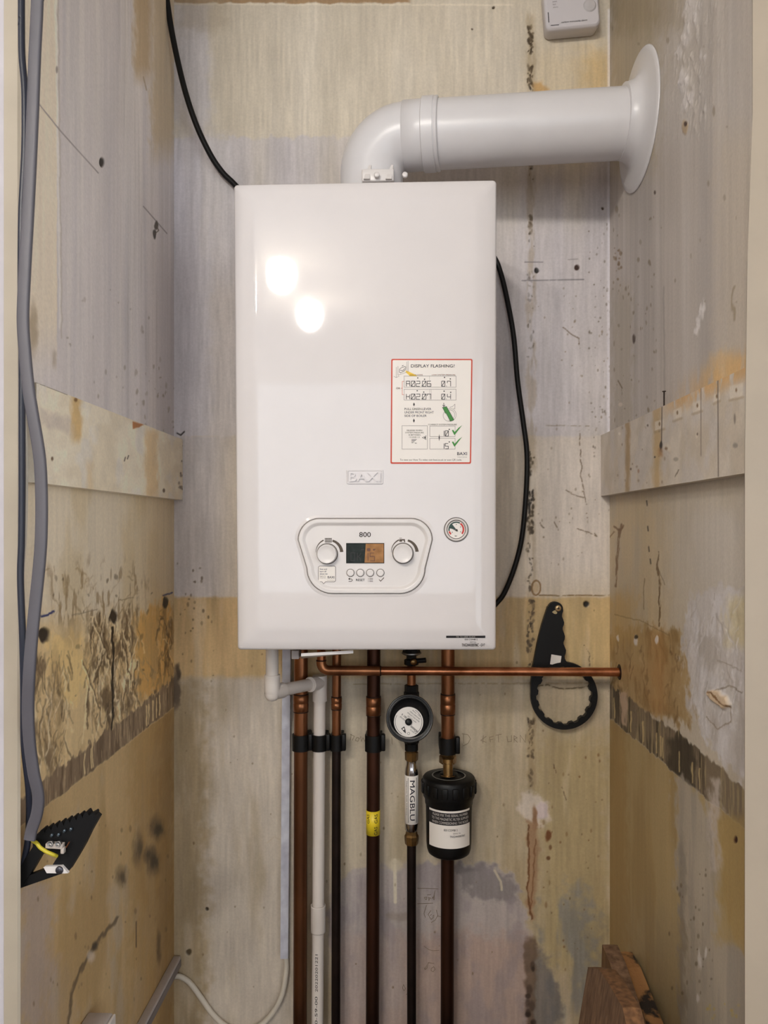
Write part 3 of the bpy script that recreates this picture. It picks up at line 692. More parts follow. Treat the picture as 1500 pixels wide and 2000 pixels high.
rings = [quadring(3, YR, 5), quadring(0, YR-.004, 7), quadring(0, YF+.017, 7), quadring(.6, YF+.0130, 7), quadring(2.2, YF+.0102, 7), quadring(5, YF+.0082, 8), quadring(20, YF+.0050, 12), quadring(33, YF+.0022, 16), quadring(37, YF+.0014, 17), quadring(41, YF+.0007, 18), quadring(45, YF+.0003, 19), quadring(50, YF+.00005, 20), quadring(56, YF, 22), quadring(70, YF, 26), quadring(170, YF, 40)]
N = len(rings[0]); vs = [p for r in rings for p in r]; fs = []
for i in range(len(rings)-1):
    for k in range(N): fs.append([i*N+k, i*N+(k+1) % N, (i+1)*N+(k+1) % N, (i+1)*N+k])
fs = [f[::-1] for f in fs]
mb.add(vs, fs, 0, True)
mb.add(rings[0], [list(range(N))], 0, False); mb.add(rings[-1], [list(range(N))[::-1]], 0, True)
casing = mb.build('casing', white_metal, boiler); casing['label'] = 'glossy white steel front casing'
mb = MB(); box(mb, P(714, 700, 1.4275)+Vector((0, 0, 0)), (.30, .024, .30)); mb.build('wall_bracket', steel, boiler)
mb = MB(); q0 = P(590, 1274, 1.2); 
hexa(mb, [P(588,1282,1.16), P(690,1276,1.16), P(690,1276,1.36)+Vector((0,0,.004)), P(588,1282,1.36)+Vector((0,0,-.004))], [P(588,1276,1.16), P(690,1270,1.16), P(690,1270,1.36), P(588,1276,1.36)])
mb.build('drip_tray', white_plastic, boiler)
mb = MB(); box(mb, P(579, 1276, 1.25), (.012, .03, .014), bevel=.001); mb.build('tray_catch', mauve_white, boiler)
# embossed maker's plate
mb = MB()
prism(mb, [F0(*q) for q in rrect(677, 917.5, 748.5, 945.5, 2)], (0, -.0006, 0), 0)
o = rrect(677, 917.5, 748.5, 945.5, 2); i_ = rrect(679.6, 919.8, 746, 943.4, 1.5); F1 = Fp(.0022); Fz = Fp(.0004)
n = len(o); mb.add([Fz(*q) for q in o]+[F1(678+(q[0]-677)*.975, 918.2+(q[1]-917.5)*.955) for q in o]+[F1(*q) for q in i_]+[Fp(.0008)(*q) for q in rrect(680.4, 920.6, 745.2, 942.6, 1.5)],
    [[a*n+k, a*n+(k+1) % n, (a+1)*n+(k+1) % n, (a+1)*n+k] for a in range(3) for k in range(n)], 0, False)
badge = mb.build('maker_badge', white_metal, boiler)
mb = MB()
def extruded_text(mb, s, x, y, h, base, top, **kw):
    a = MB(); text(a, s, x, y, h, Fp(top), **kw); b = MB(); text(b, s, x, y, h, Fp(base), **kw)
    mb.add(a.v, a.f, 0, False); cnt = {}
    for f in a.f:
        for p, q in zip(f, f[1:]+f[:1]):
            kA = tuple(np.round(a.v[p], 6)); kB = tuple(np.round(a.v[q], 6)); key = frozenset((kA, kB)); cnt.setdefault(key, []).append((p, q))
    for e in cnt.values():
        if len(e) == 1: p, q = e[0]; mb.add([a.v[p], a.v[q], b.v[q], b.v[p]], [[0, 1, 2, 3]], 0, False)
extruded_text(mb, 'BAXI', 712.8, 931.6, 18, .0006, .0040, fit=61)
mb.build('raised_lettering', white_metal, badge)

# control panel: raised rounded lip round a shallow dish
def panel(ins, off):
    c = [((845, 1012), -1, 1, 42), ((582, 1012), 1, 1, 42), ((599, 1160), 1, -1, 50), ((831, 1160), -1, -1, 50)]; out = []
    for i, (q, sx, sy, r) in enumerate(c):
        r2 = max(6, r-ins*.85); cx = q[0]+sx*(ins+r2); cy = q[1]+sy*(ins+r2)
        for k in range(11):
            t = math.radians(90*i+90*k/10); out.append(Fp(off)(cx+r2*math.cos(t), cy-r2*math.sin(t)))
    return out
pr = [panel(-6, .0002), panel(-1.2, .0012), panel(0, .0004), panel(1.2, .0004), panel(1.8, .0040), panel(3, .0048), panel(8, .0048), panel(9.5, .0044), panel(14.5, .0012), panel(16, .0010)]
mb = MB(); n = len(pr[0])
for a in range(len(pr)-1):
    mb.add(pr[a]+pr[a+1], [[k, k+n, (k+1) % n+n, (k+1) % n] for k in range(n)], 1 if a == 2 else (2 if a < 2 else 0), a not in (2, 3))
mb.add(pr[-1], [list(range(n))[::-1]], 0, False)
control = mb.build('control_panel', [white_plastic, groove, white_metal], boiler)
PF = .0011
Gp = Fp(PF+.0002)
def knob(cx, cy):
    mb = MB(); o = Gp(cx, cy); r = S(19.2, YF)
    lathe(mb, o, (0, -1, 0), [(r+.0012, -.001), (r+.0012, .0008), (r+.0002, .0008), (r+.0002, .0012)], 48, 1, False)
    lathe(mb, o, (0, -1, 0), [(r, 0), (r*.97, .0105), (r*.95, .0122), (r*.90, .0128), (r*.86, .0124), (r*.4, .0121), (0, .0120)], 48)
    mb.build('control_knob', [white_plastic, groove], control)
knob(639.5, 1081.5); knob(787, 1080.5)
mb = MB()
def sweep(cx, cy, a0, a1, r0, w0, w1):
    L = []; R = []
    for i in range(25):
        t = i/24; a = math.radians(a0+(a1-a0)*t); w = w0+(w1-w0)*t
        L.append((cx+(r0+w)*math.cos(a), cy-(r0+w)*math.sin(a))); R.append((cx+r0*math.cos(a), cy-r0*math.sin(a)))
    flat_ = L+R[::-1]; vs = [Gp(*q) for q in L]+[Gp(*q) for q in R]
    mb.add(vs, [[i, i+1, i+26, i+25] for i in range(24)], 0, False)
for cx, cy in ((642, 1079), (789, 1078.5)):
    if cx > 700: mb.build('dial_scale', print_brown, control); mb = MB()
    sweep(cx, cy, 180, 112, 24.5, .5, 2.6); sweep(cx, cy, 72, 2, 22.2, 4.0, 6.6)
mb.build('dial_scale', print_brown, control); mb = MB()
for k in range(8): stroke(mb, [(635.2+k*1.75, 1050.6), (635.2+k*1.75, 1059.6)], 1.0, Gp)
stroke(mb, [(634.6, 1051.6), (648, 1051.6)], .5, Gp); stroke(mb, [(634.6, 1058.6), (648, 1058.6)], .5, Gp)
mb.build('radiator_symbol', print_brown, control); mb = MB()
flatpoly(mb, [Gp(*q) for q in [(780,1053),(791,1053),(791,1057),(788.6,1057),(788.6,1055.6),(785.5,1055.6),(785.5,1058),(780,1058)]])
stroke(mb, [(780,1051),(785,1051)], .9, Gp); flatpoly(mb, [Gp(*q) for q in circ(790.2, 1057.8, 1.3, 10)])
mb.build('tap_symbol', print_brown, control); mb = MB()
text(mb, '800', 713, 1044, 9.4, Gp, bold=.012, fit=22.5)
mb.build('model_number', print_brown, control); mb = MB()
stroke(mb, [(681.5,1130.5),(686,1130.5),(688.2,1132.2),(688.2,1133.8),(686,1135.4),(681,1135.4)], 1.1, Gp); flatpoly(mb, [Gp(*q) for q in [(680.2,1130.5),(683.4,1128),(683.4,1133)]])
text(mb, 'RESET', 704, 1132.6, 4.6, Gp, bold=.015, fit=17)
for k in range(3): stroke(mb, [(721.5, 1129.6+k*2.9), (728.5, 1129.6+k*2.9)], 1.0, Gp); stroke(mb, [(719, 1129.6+k*2.9), (720.2, 1129.6+k*2.9)], 1.0, Gp)
stroke(mb, [(740.4,1131.6),(743.4,1135),(750,1128)], 1.3, Gp)
mb.build('button_symbols', print_brown, control)
lcd_dark = mat('lcd_unlit_half', (44, 50, 48), .25, var=.3, vscale=120, spec=.08)
lcd_warm = mat('lcd_backlit_half', (150, 110, 72), .25, var=.25, vscale=120, spec=.08, emit=(150, 100, 55), estr=.12)
mb = MB(); G2 = Fp(PF+.0004)
prism(mb, [G2(*q) for q in [(676.2,1060.6),(750.6,1060.6),(750.6,1100.2),(676.2,1100.2)]], (0, .0006, 0), 2)
G3 = Fp(PF+.0006)
flatpoly(mb, [G3(*q) for q in [(677.6,1062),(714.5,1062),(712,1098.8),(677.6,1098.8)]], 0)
flatpoly(mb, [G3(*q) for q in [(714.5,1062),(749.4,1062),(749.4,1098.8),(712,1098.8)]], 1)
lcd = mb.build('display_screen', [lcd_dark, lcd_warm, black_plastic], control)
mb = MB(); G4 = Fp(PF+.0008)
stroke(mb, [(685.6,1079.5),(693,1079.5),(693,1095),(685.6,1095)], 1.5, G4, 0, True)
stroke(mb, [(698,1079.5),(698,1095)], 1.5, G4); stroke(mb, [(704.6,1079.5),(703,1084.5),(698.5,1086.8)], 1.3, G4); stroke(mb, [(698.5,1086.8),(703,1089.5),(704.6,1095)], 1.3, G4)
for q in [(707,1073.6,1.5),(710,1073.2,1.4)]: flatpoly(mb, [G4(*t) for t in circ(q[0], q[1], q[2], 10)])
lcd_seg = mat('lcd_lit_segments', (96, 52, 22), .3)
flatpoly(mb, [G4(*q) for q in rrect(717, 1070.6, 723.6, 1076.6, 1.6)], 1)
stroke(mb, [(718.8,1080),(718.8,1095)], 1.5, G4, 1); stroke(mb, [(731,1080),(723,1080),(723,1087),(731.5,1087),(731.5,1095.4),(723,1095.4)], 1.4, G4, 1)
flatpoly(mb, [G4(*q) for q in [(728.5,1072),(734,1072),(731,1075.5),(728.5,1074.5)]], 1)
mb.build('display_digits', [print_black, lcd_seg], control)
for cx in (684.6, 703.8, 723, 743):
    mb = MB(); o = Gp(cx, 1118.6); r = S(7, YF)
    lathe(mb, o, (0, -1, 0), [(r+.0007, 0), (r+.0007, .0003), (r, .0003)], 28, 1, False)
    lathe(mb, o, (0, -1, 0), [(r, 0), (r*.97, .0022), (r*.85, .0028), (r*.5, .0026), (0, .0025)], 28)
    mb.build('push_button', [white_plastic, groove], control)
# speech-bubble sticker
mb = MB(); bub = rrect(622, 1105.5, 655.6, 1136, 3.2)
out = [q for q in bub]; 
# add the little tail on the lower edge
low = [i for i, q in enumerate(out) if q[1] > 1135.9]
out2 = []
for i, q in enumerate(out):
    out2.append(q)
    if i == low[0]: pass
iL = max(i for i, q in enumerate(out) if abs(q[1]-1136) < .01 and q[0] < 640)
out = out[:iL+1]+[(629, 1136), (632.4, 1140.2), (636, 1136)]+out[iL+1:]
prism(mb, [Gp(*q) for q in out], (0, -.0002, 0), 0)
G5 = Fp(PF+.0005); stroke(mb, out, 1.0, G5, 1, True)
for i, t in enumerate(('Scan and', 'learn all', 'about me')): text(mb, t, 624.8, 1111.2+i*4.7, 3, G5, 2, 'L', .02, fit=(14, 12.5, 15)[i])
for i, t in enumerate(('Register for', 'your guarantee')): text(mb, t, 624.8, 1125+i*3.2, 2, G5, 3, 'L', fit=(12, 11.5)[i])
text(mb, 'BAXI', 646.6, 1127.2, 4.4, G5, 2, 'C', .02, fit=13); stroke(mb, [(639,1133.2),(653,1133.2)], .4, G5, 3)
mb.build('speech_bubble_sticker', [paper, print_grey, print_blue, print_brown], control)

# pressure gauge
mb = MB(); o = F0(891, 1034.3); r = S(23.2, YF)
lathe(mb, o, (0, -1, 0), [(r+.0006, 0), (r+.0006, .0006), (r-.0006, .0006)], 48, 1, False)
lathe(mb, o, (0, -1, 0), [(r-.0006, 0), (r-.0006, .0026), (r-.002, .0036), (r*.86, .0036), (r*.82, .0030), (r*.79, .0012)], 48, 0)
lathe(mb, o, (0, -1, 0), [(r*.80, .0014), (r*.74, .0014), (r*.74, .0006)], 48, 1, False)
gauge = mb.build('pressure_gauge', [white_plastic, groove], boiler)
mb = MB(); lathe(mb, o, (0, -1, 0), [(r*.76, .0008), (0, .0008)], 40, 0, False)
Gg = Fp(.0014)
def ringseg(cx, cy, a0, a1, r0, r1, m, mp, n=20):
    L = arc(cx, cy, r1, a0, a1, n); R = arc(cx, cy, r0, a0, a1, n)
    mb.add([mp(*q) for q in L]+[mp(*q) for q in R], [[i, i+1, i+n+2, i+n+1] for i in range(n)], m, False)
green_dark = mat('dark_green_dial_print', (26, 62, 56), .5); dial_red = mat('dial_red', (196, 40, 34), .5)
ringseg(891, 1034, 222, 195, 12.4, 15.6, 2, Gg); ringseg(891, 1034, 192, 60, 12.8, 15.4, 1, Gg); ringseg(891, 1034, 55, -38, 12.4, 15.6, 2, Gg)
flatpoly(mb, [Gg(891, 1034)]+[Gg(*q) for q in arc(891, 1034, 13, 172, 128, 8)], 1)
for a in (215, 150, 90, 30, -30):
    x, y = arc(891, 1034, 9.6, a, a, 1)[0]; flatpoly(mb, [Gg(*q) for q in circ(x, y, .9, 8)], 3)
text(mb, 'bar', 890.5, 1046.6, 2.4, Gg, 3, bold=.03)
mb.build('gauge_dial', [paper, green_dark, dial_red, print_black], gauge)
mb = MB(); Gn = Fp(.0019); flatpoly(mb, [Gn(879, 1031), Gn(893.6, 1035.2), Gn(894.6, 1038.4), Gn(890, 1036.6)], 0); lathe(mb, Gg(891.5, 1035.5), (0, -1, 0), [(.0018, 0), (.0014, .001), (0, .0011)], 16)
mb.build('gauge_needle', mat('needle_grey', (78, 74, 70), .4), gauge)

# instruction sticker (print laid out on the sticker's own board: 1500 x 1816 units)
def Kb(off):
    g = Fp(off)
    return lambda x, y: g(750+x*.126667, 690+y*.126667)
K = Kb(.0008); K0 = Kb(.0005); K2 = Kb(.0010); K3 = Kb(.0012)
mb = MB(); oq = [(112,88),(1364,88),(1342,1704),(100,1704)]
def rquad(q, r, n=5):
    out = []
    for i in range(4):
        p, c, d = Vector(q[i-1]), Vector(q[i]), Vector(q[(i+1) % 4]); a = c+(p-c).normalized()*r; b = c+(d-c).normalized()*r
        for k in range(n+1):
            t = k/n; out.append(tuple((1-t)**2*a+2*t*(1-t)*c+t*t*b))
    return out
prism(mb, [K0(*q) for q in rquad(oq, 26)], (0, .0005, 0), 0)
flatpoly(mb, [K(*q) for q in rquad([(132,108),(1344,108),(1322,1682),(121,1682)], 16)], 1)
sticker = mb.build('instruction_sticker', [print_red, paper], boiler); sticker['label'] = 'white sticker with red border headed DISPLAY FLASHING?'
mb = MB(); BK, BL, RD, GY, GR = 0, 1, 2, 3, 4
text(mb, 'DISPLAY FLASHING?', 752, 197, 46, K2, BL, bold=.014, fit=672)
text(mb, 'ERROR CODE', 498, 335, 20, K2, RD, bold=.01, fit=196); text(mb, 'LOW SYSTEM PRESSURE', 918, 335, 20, K2, RD, bold=.01, fit=362)
text(mb, 'OR', 219, 541, 28, K2, RD, bold=.01, fit=62)
def seg(s, x, y, w, h, gap, lw=9):
    for ch in s:
        D = {'0': [[(0,0),(1,0),(1,1),(0,1),(0,0)],[(0,1),(1,0)]], '2': [[(0,0),(1,0),(1,.5),(0,.5),(0,1),(1,1)]], '6': [[(1,0),(0,0),(0,1),(1,1),(1,.5),(0,.5)]], '7': [[(0,.35),(0,0),(1,0),(1,1)]], '4': [[(0,0),(0,.55),(1,.55)],[(1,0),(1,1)]], '1': [[(.5,0),(.5,1)]], '5': [[(1,0),(0,0),(0,.5),(1,.5),(1,1),(0,1)]], 'A': [[(0,1),(0,0),(.9,0),(.9,.5),(0,.5)],[(.9,.5),(1,1)]], 'H': [[(0,0),(0,1)],[(0,.5),(.8,.5),(1,.1)],[(.8,.5),(1,1)]], '.': [[(0,.94),(.18,.94)]]}[ch]
        for st in D: stroke(mb, [(x+a*w, y+b*h) for a, b in st], lw, K2, BK)
        x += (w+gap) if ch != '.' else gap*.9
for y, s1, s2 in ((432, 'A02.06', '0.7'), (630, 'H02.07', '0.4')):
    seg(s1, 345, y, 56, 80, 20); seg(s2, 888, y, 50, 80, 20)
for x0, y0, x1, y1 in ((310,354,1110,524),(310,556,1110,724),(278,1118,668,1478),(706,1124,1096,1284),(706,1312,1096,1478)):
    stroke(mb, [(x0,y0),(x1,y0),(x1,y1),(x0,y1)], 5, K2, GY, True)
for x, y0, y1 in ((702,354,524),(702,556,724),(726,556,724)): stroke(mb, [(x,y0),(x,y1)], 3, K2, GY)
stroke(mb, [(310,436),(282,436),(282,640),(310,640)], 7, K2, RD); stroke(mb, [(262,540),(282,540)], 7, K2, RD)
for x, y in ((520,382),(625,402),(932,374),(1022,398),(512,580),(613,600),(926,586),(1028,604),(1006,1174),(1006,1368)): flatpoly(mb, [K2(*q) for q in circ(x, y, 10, 10)], BK)
for x, y, ry in ((462,790,32),(461,1040,34)): flatpoly(mb, [K2(*q) for q in [(x,y-ry),(x+14,y),(x,y+ry),(x-14,y)]], BK)
for i, (t, w) in enumerate((('UNDER FRONT RIGHT', 452), ('SIDE OF BOILER', 340))): text(mb, t, 316, 912+i*53, 34, K2, BL, 'L', .004, fit=w)
text(mb, 'PULL', 316, 860, 34, K2, BL, 'L', .004, fit=104); text(mb, 'GREEN', 432, 860, 34, K2, GR, 'L', .004, fit=146); text(mb, 'LEVER', 590, 860, 34, K2, BL, 'L', .004, fit=138)
stroke(mb, [(922,765),(922,812)], 8, K2, BK); stroke(mb, [(902,798),(922,822),(942,798)], 8, K2, BK)
text(mb, 'CORRECT SYSTEM PRESSURE', 900, 1100, 20, K2, GR, bold=.01, fit=440)
for i, (t, w) in enumerate((('RELEASE WHEN', 236), ('SYSTEM PRESSURE', 286), ('IS BETWEEN', 180), ('1.0 AND 1.5', 160))): text(mb, t, 470, 1190+i*35, 20, K2, GR, bold=.01, fit=w)
for i, w in enumerate((80, 66, 46, 30)): stroke(mb, [(424,1330+i*17),(424+w,1330+i*17)], 7, K2, BK)
text(mb, 'bar', 492, 1384, 18, K2, BK, bold=.02)
stroke(mb, [(590,1302),(648,1274),(640,1302),(648,1332)], 6, K2, BK, True); flatpoly(mb, [K2(*q) for q in [(612,1302),(640,1288),(640,1318)]], BK)
flatpoly(mb, [K2(*q) for q in [(851,1248),(860,1302),(851,1356),(842,1302)]], BK)
seg('1', 896, 1196, 60, 82, 4); seg('0', 944, 1196, 48, 82, 10); seg('1', 896, 1392, 60, 82, 4); seg('5', 944, 1392, 46, 82, 10)
text(mb, 'BAXI', 1204, 1548, 46, K2, BL, bold=.02, fit=152); text(mb, 'THINK IN DETAIL', 1204, 1602, 13, K2, GY, fit=150)
text(mb, 'To view our How To video visit baxi.co.uk or scan QR code.', 722, 1643, 27, K2, BK, fit=952)
mb.build('instruction_print', [print_black, print_blue, print_pink, print_grey, mat('olive_green_print', (96, 110, 72), .6)], sticker)
mb = MB()
flatpoly(mb, [K2(*q) for q in [(330,268),(380,282),(520,352),(400,354),(340,300)]], 1)
for pl in ([(190,215),(190,375),(235,355)], [(215,200),(215,340),(372,285),(372,120)], [(352,130),(352,270)], [(150,355),(190,378)]): stroke(mb, pl, 5, K2, 2)
stroke(mb, [(238,250),(262,228),(322,206),(334,214),(330,252),(310,278),(250,304),(238,292)], 7, K2, 0, True); stroke(mb, [(250,262),(290,270),(320,236)], 7, K2, 0); flatpoly(mb, [K2(*q) for q in [(272,200),(296,182),(302,190),(280,203)]], 0)
mb.build('boiler_drawing', [print_black, print_yellow, print_grey, print_green], sticker); mb = MB()
stroke(mb, [(1012,838),(1060,820),(1092,786)], 5, K2, 2); stroke(mb, [(1095,786),(1092,860),(1066,850)], 5, K2, 2)
for r in (96, 74): stroke(mb, arc(1016, 950, r, -100, 130, 22), 5, K2, 2)
stroke(mb, arc(1000, 960, 88, 140, 280, 16), 5, K2, 2)
flatpoly(mb, [K3(*q) for q in [(900,838),(962,822),(1024,930),(1076,1024),(1070,1034),(1022,1050),(960,930),(944,930)]], 3)
stroke(mb, [(900,838),(962,822),(1024,930),(1076,1024),(1070,1034),(1022,1050),(960,930)], 6, Kb(.0013), 0, True)
mb.build('lever_drawing', [print_black, print_yellow, print_grey, print_green], sticker)
for dy in (0, 180):
    mb = MB()
    flatpoly(mb, [K3(*q) for q in [(1046,1190+dy),(1066,1180+dy),(1090,1216+dy),(1150,1150+dy),(1206,1108+dy),(1150,1180+dy),(1090,1260+dy),(1080,1256+dy)]], 0)
    mb.build('tick_mark', print_green, sticker)


# serial plate sticker, bottom right
_INS = [0, .6, 2.2, 5, 20, 33, 37, 41, 45, 50, 56]; _INY = [.017, .0135, .0112, .0082, .0050, .0022, .0014, .0007, .0003, .00005, 0]
def surfY(x, y): return YF+float(np.interp(min(x-455, 971.5-x, 1272.3-y, y-349), _INS, _INY))
def Rq(x, y): v = P(x, y, YF); return Vector((v.x, surfY(x, y)-.0004, v.z))
def Rb(x, y): return Rq(x, y)+Vector((0, -.0004, 0))
mb = MB()
xs_ = list(np.linspace(871.6, 948.4, 40)); mb.add([Rq(x, 1242) for x in xs_]+[Rq(x, 1244.3) for x in xs_]+[Rq(x, 1246.6) for x in xs_], [[i+40*j, i+1+40*j, i+41+40*j, i+40+40*j] for i in range(39) for j in (0, 1)], 0, False)
text(mb, 'FIX TO USER GUIDE', 910, 1244.4, 2.8, Rb, 1, bold=.02, fit=37)
text(mb, '830 COMBI 2', 920.5, 1249.6, 3, Rb, 0, bold=.01, fit=25); text(mb, 'SER No', 924.5, 1255, 2.2, Rb, 0, fit=12)
text(mb, 'TNG2444300706C - G+7', 925, 1261, 6, Rb, 0, bold=.012, fit=45)
mb.build('serial_number_print', [print_black, paper], boiler)

# ------------------------------------------------------------------ flue
fy0, fy1 = 1.305, 1.262
A0 = P(858, 270.5, fy0); B0 = P(1243, 240.5, fy1); B0 = A0+(B0-A0)*((XR-A0.x)/(B0.x-A0.x))
ax = (B0-A0).normalized(); fr = .0545
flue = thing('flue_pipe', 'thick white flue elbow and pipe from boiler top into the right wall', 'flue', (P(725, 345, fy0).x, fy0, P(725, 345, fy0).z))
cz = P(725, 352, YF).z; C = P(726, 345, fy0); C.z = A0.z
top = Vector((C.x, C.y, A0.z))
ex = (ax.x*1, ax.y, 0); ex = Vector((ax.x, ax.y, ax.z))
Rr = .060; mb = MB(); path = [Vector((C.x, C.y, A0.z-Rr-.05)), Vector((C.x, C.y, A0.z-Rr-.01))]
for k in range(17):
    t = math.pi/2*k/16; path.append(top+Vector((0, 0, -Rr))*(1-math.sin(t))+ex*Rr*(1-math.cos(t)))
path.append(top+ex*.085); tube(mb, path, fr-.0015, 48)
mb.build('elbow', flue_white, flue)
mb = MB(); s0 = (P(789, 270, fy0)-top).length
e = lambda px: (P(px, 270, fy0).x-top.x)/ax.x
lathe(mb, top, ax, [(fr-.002, e(790)), (fr+.0005, e(791)), (fr+.0005, e(826)), (fr+.0005, e(826)), (fr+.004, e(828)), (fr+.004, e(828)), (fr+.004, e(849)), (fr+.004, e(849)), (fr+.0022, e(850)), (fr+.0022, e(851.5)), (fr+.0036, e(852.5)), (fr+.0036, e(856.5)), (fr, e(858))], 56)
mb.build('joint_collar', flue_white, flue)
mb = MB(); tube(mb, [top+ax*.075, B0], fr, 56); mb.build('straight_pipe', flue_white, flue)
mb = MB(); u_, w_, a_ = basis(ax); 
sp = P(825.5, 244, fy0-fr); d = (sp-(top+ax*((sp-top).dot(ax)))).normalized(); so = top+ax*((sp-top).dot(ax))+d*(fr+.0004)
lathe(mb, so, d, [(.0034, 0), (.0034, .001), (.0026, .0022), (.001, .0016), (0, .0014)], 18); mb.build('screw', steel, flue)['label'] = 'grey fixing screw'
mb = MB(); fc = Vector((XR-.0002, B0.y, B0.z+.002))
lathe(mb, fc, (-1, 0, 0), [(0, 0), (.107, 0), (.1075, .0012), (.106, .0028), (.098, .0040), (.080, .0058), (.068, .0090), (.0615, .015), (.0580, .024), (.0575, .028), (.0575, .028), (.0515, .0286)], 64)
mb.build('wall_flange', flue_white, flue)
mb = MB()
zt = P(725, 347, 1.25).z
for px in (716, 759):
    g = [P(px-6, 349, 1.235), P(px+6, 349, 1.235), P(px+9, 322, 1.25), P(px+5, 322, 1.25)]
    prism(mb, g, (.001, .02, 0), 0)
box(mb, P(738, 344, 1.245), (.052, .01, .02), bevel=.002)
for px in (736, 791): lathe(mb, P(px, 343, 1.236), (0, -1, 0), [(.0045, 0), (.0045, .004), (.003, .005), (0, .005)], 16)
mb.build('flue_clamp', white_plastic, flue)

# ------------------------------------------------------------------ cables at the boiler
def cable(name, label, path, r, m, cat='cable', flat=None, up=None, seg=16):
    mb = MB(); tube(mb, smoothpath(path, 8), r, seg, 0, True, flat, up); return tag(mb.build(name, m), label, cat)
cable('black_cable', 'black cable dropping from the ceiling to the top left corner of the boiler',
      [Vector((P(316, -40, 1.39).x, 1.39, ZT-.001)), P(318, -60, 1.39), P(325, -8, 1.395), P(338, 75, 1.40), P(360, 172, 1.405), P(384, 245, 1.412), P(411, 302, 1.42), P(434, 336, 1.426), P(456, 358, 1.429), P(480, 385, 1.431), P(505, 430, 1.431), P(560, 520, 1.431), P(640, 580, 1.431)], S(5.6, 1.42), black_rubber)
cable('black_cable', 'black cable looping out from behind the right side of the boiler',
      [P(760, 560, 1.431), P(830, 500, 1.431), P(900, 468, 1.431), P(945, 478, 1.431), P(966, 504, 1.43), P(977, 530, 1.429), P(989, 578, 1.428), P(1003, 655, 1.426), P(1011, 745, 1.426), P(1022, 825, 1.426), P(1029, 885, 1.426), P(1028, 955, 1.426), P(1020, 1045, 1.426), P(1006, 1105, 1.427), P(986, 1156, 1.428), P(970, 1178, 1.428), P(950, 1198, 1.4225), P(930, 1212, 1.4190)], S(5, 1.42), black_rubber)
# ------------------------------------------------------------------ pipework
YP = 1.402
UNDER = P(700, 1268, YF).z
def vpipe(px_top, px_bot, Y=YP, z0=None, z1=0.0):
    """axis points of a vertical pipe seen at px_top just below the boiler and px_bot at the frame's foot"""
    a = P(px_top, 1275, Y); b = P(px_bot, 2000, Y)
    def at(z): t = (z-a.z)/(b.z-a.z); return a+(b-a)*t
    return at
def zpx(py, Y): return P(793, py, Y).z
def coupler(mb, at, r, py0, py1, Y=YP, m=0, ring=1):
    z0, z1 = zpx(py0, Y), zpx(py1, Y)
    c = at((z0+z1)/2); h = (z0-z1)/2; d = (at(z0)-at(z1)).normalized()
    lathe(mb, c, d, [(r, -h), (r+.0016, -h+.001), (r+.0016, -.001), (r+.0009, 0), (r+.0016, .001), (r+.0016, h-.001), (r, h)], 28, m)
    for s_ in (-h, h): lathe(mb, c+d*s_, d, [(r-.001, -.0013), (r+.0013, -.0009), (r+.0013, .0009), (r-.001, .0013)], 24, ring)
rBig, rSmall = .0126, .0083
# left-hand 22 mm pipe
at = vpipe(588, 586); p1 = at
t = thing('heating_flow_pipe', 'thick copper pipe under the boiler furthest to the left', 'pipe', at(0))
zc = zpx(1452, YP); mb = MB(); tube(mb, [at(zc), at(UNDER+.02)], rBig, 28); mb.build('pipe_run', copper, t)
mb = MB(); tube(mb, [at(0), at(zc)], rBig, 28); mb.build('lower_run', copper_half_shade, t)['label'] = 'lower length of pipe with shade in its colour'
mb = MB(); coupler(mb, at, rBig, 1357, 1391); mb.build('coupler', [copper, solder], t)
# 15 mm pipe
at = vpipe(657.5, 656); p2 = at
t = thing('hot_water_pipe', 'thin copper pipe with shade painted lower down, just right of the white waste pipe', 'pipe', at(0))
zc = zpx(1452, YP)
mb = MB(); tube(mb, [at(zc), at(UNDER+.02)], rSmall, 24); mb.build('pipe_run', copper, t)
mb = MB(); tube(mb, [at(0), at(zc)], rSmall, 24); mb.build('lower_run', copper_deep_shade, t)['label'] = 'lower length of pipe with deep shade in its colour'
mb = MB(); coupler(mb, at, rSmall, 1362, 1386); mb.build('coupler', [copper, solder], t)
# gas pipe
at = vpipe(730, 727.5); p3 = at
t = thing('gas_pipe', 'copper pipe with a yellow GAS tape band, left of the water meter', 'pipe', at(0))
mb = MB(); tube(mb, [at(0), at(UNDER+.02)], rBig*.97, 28); mb.build('pipe_run', copper_shade, t)
mb = MB(); coupler(mb, at, rBig*.97, 1361, 1397); mb.build('coupler', [copper, solder], t)
mb = MB(); z0, z1 = zpx(1582, YP), zpx(1629, YP); rt = rBig*.97+.0006
lathe(mb, at(z1), (0, 0, 1), [(rt-.0006, 0), (rt, 0), (rt, z0-z1), (rt-.0006, z0-z1)], 32, 0, True)
tape = mat('yellow_gas_tape', (226, 200, 40), .45)
def cyl(c, r, off=0):
    """board (arc length mm->m, height) on the front of a vertical cylinder"""
    return lambda x, y: Vector((c.x+(r+off)*math.sin(x/r), c.y-(r+off)*math.cos(x/r), c.z-y))
cm = cyl(at((z0+z1)/2), rt, .0003)
text(mb, 'GAS', .0058, -.0095, .0058, cm, 1, bold=.02, rot=-math.pi/2, fit=.0165, curved=True)
text(mb, 'GAS', .0052, .0125, .0058, cm, 1, bold=.02, rot=-math.pi/2, fit=.0150, curved=True)
text(mb, 'GAS', -.0095, -.0085, .0058, cm, 1, bold=.02, rot=-math.pi/2, fit=.0165, curved=True)
mb.build('gas_tape', [tape, print_black], t)['label'] = 'yellow band lettered GAS'
